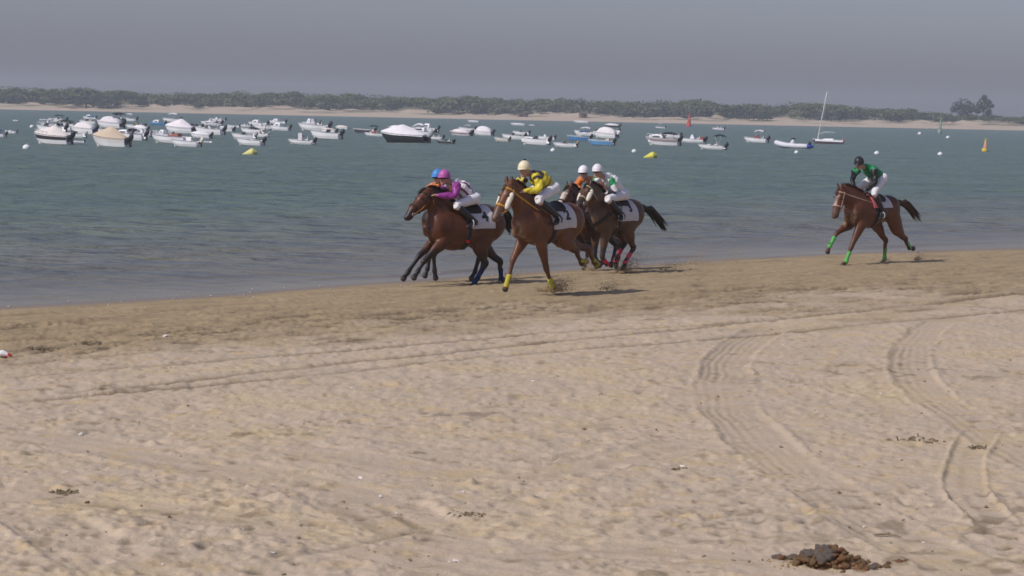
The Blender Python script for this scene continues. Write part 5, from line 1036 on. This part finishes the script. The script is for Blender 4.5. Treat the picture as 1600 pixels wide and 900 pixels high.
def ferry():
    o = at_depth(938, 191, 1035); o = on_plane(938, 189.6, WATER_Z); pm = FPX/np.linalg.norm(o-CAM); L = 38/pm; k = L/12
    t = thing('ferry', 'grey landing ferry lying at the far bank', 'ferry', (o[0], o[1], WATER_Z), R(176)); S = np.linspace(0, 1, 8)
    obj('hull', MB().grid(np.array([[A3(L*(s-.5)*(1 if z > .5 else .93), y*(1.9*k if .1 < s < .9 else 1.5*k), z*k) for y, z in ((1, -.2), (1.05, 1.2+.3*s), (-1.05, 1.2+.3*s), (-1, -.2))] for s in S]), closed_u=True, cap=True), gel((.33, .36, .40)), t, smooth=False)
    c = obj('wheelhouse', MB().box((-.15*L, 0, 2.1*k), (.34*L, 2.6*k, 1.5*k)), gel((.46, .48, .50)), t, smooth=False); obj('window', MB().box((-.15*L, 0, 2.35*k), (.35*L, 2.65*k, .45*k)), GLASS, c, smooth=False)
    obj('bow_ramp', MB().box((.5*L, 0, 1.6*k), (.14*L, 2.8*k, .25*k)), gel((.30, .31, .33)), t, smooth=False); obj('railing', MB().tube([A3(-.4*L, 1.7*k, 2.1*k), A3(.45*L, 1.7*k, 2.3*k)], [.06*k]*2, 5), ALU, t)
ferry()
def hut(px, py, wpx, hpx, col, label, name='beach_hut'):
    p = at_depth(px, py, 1068); z = float(far_h(p[0], 1068)); pm = FPX/1068; W, Hh = wpx/pm, hpx/pm; t = thing(name, label, 'hut', (p[0], 1068, z), 0.3)
    w_ = obj('wall', MB().box((0, 0, Hh*.4), (W, W*.8, Hh*.85)), mat('brown_boards_%d' % px, col, .9, .25, 2), t, smooth=False)
    obj('roof', MB().grid(np.array([[A3(x, -W*.5, Hh*.78), A3(x, 0, Hh*1.08), A3(x, W*.5, Hh*.78)] for x in (-W*.56, W*.56)]), cap=True), mat('reed_roof', (.12, .09, .07), .9, .3, 2), t, smooth=False); obj('door', MB().box((W*.1, -W*.405, Hh*.3), (W*.3, .05, Hh*.55)), mat('dark_opening', (.04, .03, .025), .9), w_, smooth=False)
hut(821, 183.5, 7, 8, (.14, .085, .06), 'dark brown hut on the far beach, the taller of the two')
hut(813, 183.5, 9, 5.5, (.24, .15, .11), 'low brown hut on the far beach, left of the taller one')
hut(911, 187.5, 11, 8, (.17, .11, .09), 'brown shed at the water beside the grey ferry')
# ---------------------------------------------------------------- buoys and channel marks
def mooring(px, py, wpx, col, label, pear=False, group=None):
    o = on_plane(px, py, WATER_Z); pm = FPX/np.linalg.norm(o-CAM); r = wpx/pm/2
    t = thing('mooring_buoy', label, 'buoy', (o[0], o[1], WATER_Z), R(RNG.uniform(0, 360)) if not pear else 0, group)
    if pear:
        c = MB(); a = A3(-1.05*r, 0, .02*r); b = A3(.5*r, 0, .38*r); c.tube([a, a*.6+b*.4, b*.75+a*.25, b, b+A3(.35*r, 0, .03*r)], [.10*r, .34*r, .56*r, .62*r, .34*r], 14, side=(0, 1, 0), sub=4)
        obj('float', c, mat('yellow_float', col, .5, .06, 3), t); ring = [a+A3(-.1*r+.1*r*math.cos(q), 0, .1*r*math.sin(q)) for q in np.linspace(0, 6.28, 11)]; obj('eye', MB().tube(ring, [.04*r]*11, 5), BLACKP, t); obj('waterline_band', MB().tube([A3(.35*r, 0, -.02*r), A3(.85*r, 0, -.05*r)], [.45*r, .3*r], 12), mat('weedy_band', (.16, .15, .03), .8), t)
    else:
        obj('float', MB().ball((0, 0, .35*r), (r, r, .85*r), 14, 10), mat('white_float', col, .5, .06, 3), t); ring = [A3(.22*r*math.cos(q), 0, 1.25*r+.2*r*math.sin(q)) for q in np.linspace(0, 6.28, 11)]; obj('eye', MB().tube(ring, [.06*r]*11, 5), ALU, t)
mooring(390, 242, 21, (.66, .62, .22), 'yellow pear shaped buoy below the boats at the left of centre', True)
mooring(1016, 246.5, 19, (.66, .62, .10), 'bright yellow pear shaped buoy right of centre', True)
for px, py, wp, lb in ((41.5, 233, 12, 'white ball buoy below the black striped boat at the left'), (50, 199.5, 7, 'pale ball buoy left of the white hardtop boat'), (864, 236.5, 8, 'white ball buoy below the pink screened boat'), (991, 238, 8, 'white ball buoy left of the bright yellow one'), (1244.5, 239.5, 7, 'faint white ball buoy under the grey inflatable'), (1370, 241, 8, 'white ball buoy above the horse at the rear'), (1469, 242.5, 8, 'white ball buoy left of the yellow pillar mark'), (1437, 210, 6, 'small pale buoy left of the green channel mark'), (1481, 216, 6, 'low pale float right of the green channel mark')):
    mooring(px, py, wp, (.78, .78, .80), lb)
def pillar(px, ytop, ybase, wpx, col, label, top, mid=None):
    o = on_plane(px, ybase, WATER_Z); pm = FPX/np.linalg.norm(o-CAM); Hh = (ybase-ytop)/pm; r = wpx/pm/2; t = thing('channel_buoy', label, 'buoy', (o[0], o[1], WATER_Z)); t.rotation_euler = (0, R(4), 0); CM = mat('buoy_paint_%.2f_%.2f' % (col[0], col[1]), col, .6, .08, 2)
    obj('float', MB().tube([(0, 0, -.3*r), (0, 0, Hh*.06), (0, 0, Hh*.20), (0, 0, Hh*.22)], [r*.95, r, r, r*.6], 14), CM, t); m = MB()
    for q in range(4): a = q*math.pi/2+.4; m.tube([A3(r*.75*math.cos(a), r*.75*math.sin(a), Hh*.18), A3(r*.3*math.cos(a), r*.3*math.sin(a), Hh*.72)], [r*.14, r*.1], 6)
    m.tube([(0, 0, Hh*.2), (0, 0, Hh*.45), (0, 0, Hh*.72)], [r*.72, r*.5, r*.36], 10); obj('tower', m, mat('buoy_mid_%d' % px, mid, .6, .1) if mid else CM, t); obj('lantern', MB().tube([(0, 0, Hh*.70), (0, 0, Hh*.80)], [r*.3, r*.3], 8), CM, t)
    if top == 'cone': obj('topmark', MB().tube([(0, 0, Hh*.8), (0, 0, Hh*.99)], [r*.35, r*.05], 10), CM, t)
    elif top == 'can': obj('topmark', MB().tube([(0, 0, Hh*.82), (0, 0, Hh*.98)], [r*.3, r*.3], 10), CM, t)
    else:
        m = MB()
        for s in (1, -1): m.tube([A3(-r*.42, 0, Hh*.9-s*r*.42), A3(r*.42, 0, Hh*.9+s*r*.42)], [r*.12]*2, 6)
        obj('topmark', m, CM, t)
pillar(1076, 177, 198, 8, (.50, .06, .05), 'red channel mark with a pointed lattice tower before the far bank', 'can')
pillar(1468, 183, 208.5, 7, (.22, .31, .26), 'faded green channel mark with a cone top before the far bank', 'cone')
pillar(1538.5, 217, 236.5, 9, (.62, .46, .05), 'yellow pillar mark with an orange pink middle at the right', 'x', (.62, .33, .22))
# ================================================================ THINGS ON THE SAND
def clod_mesh(seed, rough=.42, n=2):
    import bmesh
    bm = bmesh.new(); bmesh.ops.create_icosphere(bm, subdivisions=n, radius=1); rg = np.random.default_rng(seed); off = rg.random(3)*40
    for v in bm.verts:
        c = v.co; k = 1+rough*float(vnoise(c.x*1.6+off[0]+c.z, c.y*1.6+off[1], 3))+rough*.6*float(vnoise(c.x*3.8+off[2], c.y*3.8+c.z*3, 9)); v.co = c*k
    me = bpy.data.meshes.new('clod'); bm.to_mesh(me); bm.free(); me.polygons.foreach_set('use_smooth', [True]*len(me.polygons)); return me
DUNGS = [mat('dung_brown', (.27, .14, .07), .9, .35, 9, .8, 40), mat('dung_grey', (.20, .165, .14), .85, .3, 9, .8, 40), mat('dung_straw', (.31, .195, .10), .95, .35, 12, .9, 50)]
CL = [clod_mesh(40+k) for k in range(6)]
for k, m in enumerate(CL): m.materials.append(DUNGS[k % 3])
rg = np.random.default_rng(11)
def clod_at(name, me, p, sc, parent=None, flat=.75):
    o = bpy.data.objects.new(name, me); C.objects.link(o); o.location = tuple(p); o.scale = (sc*rg.uniform(.8, 1.25), sc*rg.uniform(.8, 1.25), sc*flat*rg.uniform(.85, 1.15)); o.rotation_euler = (rg.uniform(-.5, .5), rg.uniform(-.5, .5), rg.random()*6.28)
    if parent: o.parent = parent
    return o
pc = on_sand(1298, 884); PM = FPX/pc[1]
D = thing('dung_pile', 'heap of brown and grey horse dung on the sand at the lower right', 'dung', pc)
def pile_h(x): return .118*max(0, 1-abs(x+.055)/.26)**.8+.045*max(0, 1-abs(x-.12)/.26)
for k in range(190):
    x = float(np.clip(rg.normal()*.112-.02, -.25, .27)); y = rg.normal()*.085-.14*(x+.03)*.6; z = pile_h(x)*max(0, 1-(y/.23)**2); zz = z*rg.uniform(.15, 1.0)
    grey = (x < .0 and zz > .055 and rg.random() < .75)
    clod_at('clod', CL[(1 if rg.random() < .5 else 4) if grey else (0, 2, 3, 5)[rg.integers(4)]], (x, y, zz+.008), rg.uniform(.012, .030) if not grey else rg.uniform(.022, .038), D)
md = MB(); rows = []
for r in np.linspace(1.0, .05, 9): rows.append([A3(.02+.25*r*math.cos(a)*(1+.12*vnoise(math.cos(a)*2, math.sin(a)*2, 3)), .16*r*math.sin(a)-.03*r*math.cos(a), -.012+(pile_h(.02+.25*r*math.cos(a))*.85+.01)*(1-r**2.2)+.012*float(vnoise(r*9+a*2, a*3, 4))) for a in np.linspace(0, 2*math.pi, 29)[:-1]])
md.grid(np.array(rows), closed_u=True, cap=True); obj('mound', md, DUNGS[0], D)
cr_ = MB()
for k in range(420): x = rg.normal()*.17; y = rg.normal()*.11; cr_.ball((x, y, .006), rg.uniform(.004, .011), 5, 4)
tag(obj('crumbs', cr_, DUNGS[2], D, smooth=False), kind='stuff')
def small_heap(px, py, n, r, lbl, name='dung_clump', cols=(0, 2, 3)):
    p = on_sand(px, py); t = thing(name, lbl, 'dung', p)
    for k in range(n): clod_at('clod', CL[cols[k % len(cols)]], (rg.normal()*r*.8, rg.normal()*r*.5, r*.25*rg.random()+r*.12), r*rg.uniform(.4, .75), t)
    return t
small_heap(1372, 888, 5, .045, 'small clump of dung just right of the big heap', cols=(1, 2, 3)); small_heap(1413, 882, 4, .05, 'upright lump of dung right of the heap, the farther of the two strays', cols=(0, 3, 2)); small_heap(1221, 873, 7, .045, 'flat dark smear of dung left of the big heap', cols=(4, 1, 0))
# dark strands standing for dug-up sand clumps and their shadows
STRAND = mat('dark_strand', (.19, .15, .095), .95, .4, 12, .5, 50)
def weed(px, py, wpx, lbl, n=26):  # strands drawn for dug sand in shadow, not plants
    p = on_sand(px, py); pm = FPX/p[1]; W = wpx/pm; m = MB()
    for k in range(n):
        b = A3(rg.normal()*.24*W, rg.normal()*.20*W, .0); d = A3(rg.normal(), rg.normal()*.6, rg.uniform(.0, .45)); d /= np.linalg.norm(d); l = W*rg.uniform(.10, .26); m.tube([b, b+d*l*.5+A3(0, 0, .01), b+d*l+A3(0, 0, -.3*l)], [.008, .007, .003], 5, sub=2)
    return tag(obj('dug_sand_clump', m, STRAND), lbl, 'dug_sand', None) if not p is None else None
def dug_clump_at(px, py, wpx, lbl, n=26):
    p = on_sand(px, py); o = weed(px, py, wpx, lbl, n); o.location = tuple(p); return o
dug_clump_at(728, 806, 58, 'ragged strands standing for a shadowed sand clump on the open sand below the middle of the beach', 40); dug_clump_at(103, 771, 46, 'dark strands standing for shadowed dug sand beside the wheel rut at the lower left', 34); dug_clump_at(1066, 735, 34, 'strands standing for shadowed dug sand with a pale shell beside it, left of the wide tyre track'); dug_clump_at(1440, 690, 70, 'long low strands standing for shadowed dug sand between the two curved tyre tracks', 30); dug_clump_at(1530, 700, 26, 'strands standing for shadowed dug sand beside the short tyre mark at the right'); dug_clump_at(70, 546, 46, 'dark strands standing for shadowed dug sand on the edge of the damp strip at the left', 34); dug_clump_at(140, 538, 60, 'long dark strands standing for shadowed dug sand on the damp strip, right of the first dark patch at the left', 34)
# scattered clods and shells
CLODM = [clod_mesh(70+k, .4, 1) for k in range(4)]; CM2 = mat('sand_clod', (.31, .235, .145), .95, .3, 10, .6, 40)
for m in CLODM: m.materials.append(CM2)
for k in range(150):
    py = 905-400*rg.random()**1.3; px = rg.uniform(-20, 1620); p = on_sand(px, py)
    if shore_s(p[0], p[1]) < 2: continue
    o = clod_at('sand_clod', CLODM[k % 4], p+A3(0, 0, .004), rg.uniform(.008, .020), None, .55); tag(o, 'small brown clod of sand lying loose on the beach', 'clod', 'loose clods on the beach')
SH = MB(); 
for k in range(7):
    a = -1.0+2.0*k/6; SH.tube([(0, 0, .1), (math.sin(a)*.7, math.cos(a)*.7, .32), (math.sin(a)*1.1, math.cos(a)*1.1, .02)], [.10, .20, .13], 5, side=(1, 0, 0))
shm = SH.mesh('shell'); shm.materials.append(mat('shell_white', (.70, .66, .62), .5, .08, 3))
for px, py, lb, s in ((567, 748, 'white shell on bare sand, brightest of the three at the lower middle', .034), (592, 776, 'white shell just below the brightest one', .028), (710, 878, 'white shell at the bottom edge, below the ragged sand clump', .034), (1067, 729, 'white shell resting on the sand clump left of the wide tyre track', .028), (724, 770, 'white shell above the ragged sand clump', .026), (262, 527, 'white shell on the damp strip, left of centre', .06), (125, 678, 'white shell on smooth sand at the left', .03), (428, 866, 'white shell flake near the bottom left', .035), (548, 608, 'white shell between the straight wheel lines and the middle', .034), (834, 597, 'white shell on the sand below the yellow jockey', .032)):
    p = on_sand(px, py); o = bpy.data.objects.new('shell', shm); C.objects.link(o); o.location = tuple(p+A3(0, 0, .004)); o.scale = (s, s, s); o.rotation_euler = (rg.uniform(-.3, .3), rg.uniform(-.3, .3), rg.random()*6); tag(o, lb, 'shell')
for k in range(90):
    py = 900-430*rg.random()**1.2; px = rg.uniform(0, 1600); p = on_sand(px, py)
    if shore_s(p[0], p[1]) < 1: continue
    o = bpy.data.objects.new('shell', shm); C.objects.link(o); s = rg.uniform(.006, .013)*max(1, (p[1]/26)); o.location = tuple(p+A3(0, 0, .003)); o.scale = (s, s, s); o.rotation_euler = (rg.uniform(-.6, .6), rg.uniform(-.6, .6), rg.random()*6); tag(o, 'tiny pale shell fragment scattered on the beach', 'shell', 'shell fragments on the beach')
tw = MB(); a, b = on_sand(1366, 838), on_sand(1408, 841); tw.tube([a+A3(0, 0, .012), (a+b)/2+A3(0, .02, .02), b+A3(0, 0, .01)], [.006, .008, .004], 6, sub=2); tag(obj('twig', tw, STRAND), 'thin dark twig lying behind the dung heap', 'twig')
p = on_sand(3, 559); t = thing('litter', 'crumpled white and red wrapper at the left edge of the damp strip', 'litter', p)
obj('wrapper', MB().tube([(-.08, 0, .03), (0, .02, .055), (.07, 0, .035)], [(.05, .035), (.07, .045), (.03, .03)], 8, sub=2), mat('white_plastic', (.78, .76, .76), .5, .05), t); obj('red_flap', MB().tube([(.05, .0, .03), (.09, .01, .04), (.12, 0, .02)], [(.03, .03), (.035, .025), (.012, .012)], 8, sub=2), mat('red_plastic', (.55, .06, .04), .5, .05), t)
# sand thrown up by the hooves: loose grains and small lumps hanging in the air
SPRAY = mat('flying_sand', (.37, .275, .155), .95, .3, 20)
def spray(F, px, lat, n, rise, back, wid, seed, r0=.003, r1=.0095):
    rg = np.random.default_rng(seed); b = F(px, lat); b[2] = max(.0, min(b[2], .06)); m = MB()
    for k in range(n):
        t = rg.random()**.9; d = A3(-back*t*rg.uniform(.3, 1.5), rg.normal()*wid*(.5+1.5*t), rise*(t*rg.uniform(.1, 1.2)-.25*t*t)); q = F.o+F.X*(b+d)[0]+F.Y*(b+d)[1]; z = F.o[2]+(b+d)[2]+rg.uniform(0, .03); r = rg.uniform(r0, r1)*(1-.55*t); m.ball((q[0], q[1], z), (r*rg.uniform(.8, 1.6), r, r), 5, 4)
    return m
m = MB()
def addm(o):
    for v in o.v: pass
    base = m.n; V = np.concatenate(o.v); m.v.append(V); m.f += [[i+base for i in f] for f in o.f]; m.m += o.m; m.n += len(V)
addm(spray(F3, (862, 455), .12, 1663, .34, .55, .09, 1)); addm(spray(F3, (854, 457), .12, 594, .14, -.22, .10, 2)); addm(spray(F3, (860, 456), .12, 700, .26, .30, .09, 31, .005, .013)); addm(spray(F5, (968, 434), .10, 600, .6, .6, .10, 32, .004, .011)); addm(spray(F1, (778, 446), -.12, 594, .30, .5, .06, 3)); addm(spray(F5, (968, 432), .10, 1663, .75, .95, .10, 4, .003, .010)); addm(spray(F5, (926, 421), -.10, 594, .35, -.3, .08, 5)); addm(spray(F6, (1430, 408), .10, 514, .32, .35, .05, 6)); addm(spray(F6, (1378, 410), -.10, 237, .12, .3, .05, 7)); addm(spray(F5, (1035, 432), .3, 752, .42, .9, .14, 8, .003, .009)); addm(spray(F5, (1080, 424), -.6, 752, .75, .9, .16, 9, .003, .009)); addm(spray(F5, (1140, 418), -.6, 435, .8, 1.0, .2, 10, .003, .008)); addm(spray(F3, (945, 452), .4, 514, .30, .5, .12, 11))
tag(obj('flying_sand', m, SPRAY, smooth=False), 'brown sand and small lumps kicked up behind the galloping hooves', kind='stuff')
# flecks of foam and shell along the water's edge
fm = MB(); rgf = np.random.default_rng(21)
for k in range(60):
    px = 1640*rgf.random()**1.6-20; x = on_plane(px, np.interp(px, [0, 300, 640, 900, 1130, 1350, 1600], [478, 462, 437, 419, 404, 393, 386])+rgf.normal()*6+5, WATER_Z); z = max(WATER_Z+.02, float(base_h(x[0], x[1])))+.012; l = rgf.uniform(.010, .038); fm.ball((x[0], x[1], z), (l, l*.5, .010), 6, 4, axes=[[SD[0], SD[1], 0], [-SD[1], SD[0], 0], [0, 0, 1]])
tag(obj('foam', fm, mat('foam_white', (.55, .53, .51), .8, .1)), 'broken flecks of foam along the water line', kind='stuff')
# ================================================================ haze
hb = MB().box((0, 1400, 14.5), (5000, 3200, 39.0)); ho = obj('haze', hb, [], smooth=False); tag(ho, 'pale summer haze over the river', kind='stuff')
hm = bpy.data.materials.new('haze_air'); hm.use_nodes = True; hn = hm.node_tree; hn.nodes.clear()
o_ = hn.nodes.new('ShaderNodeOutputMaterial'); pv = hn.nodes.new('ShaderNodeVolumePrincipled'); pv.inputs['Color'].default_value = (.86, .90, 1.0, 1); pv.inputs['Density'].default_value = HAZE_DENSITY; pv.inputs['Anisotropy'].default_value = 0.2
hn.links.new(pv.outputs[0], o_.inputs['Volume']); ho.data.materials.append(hm)
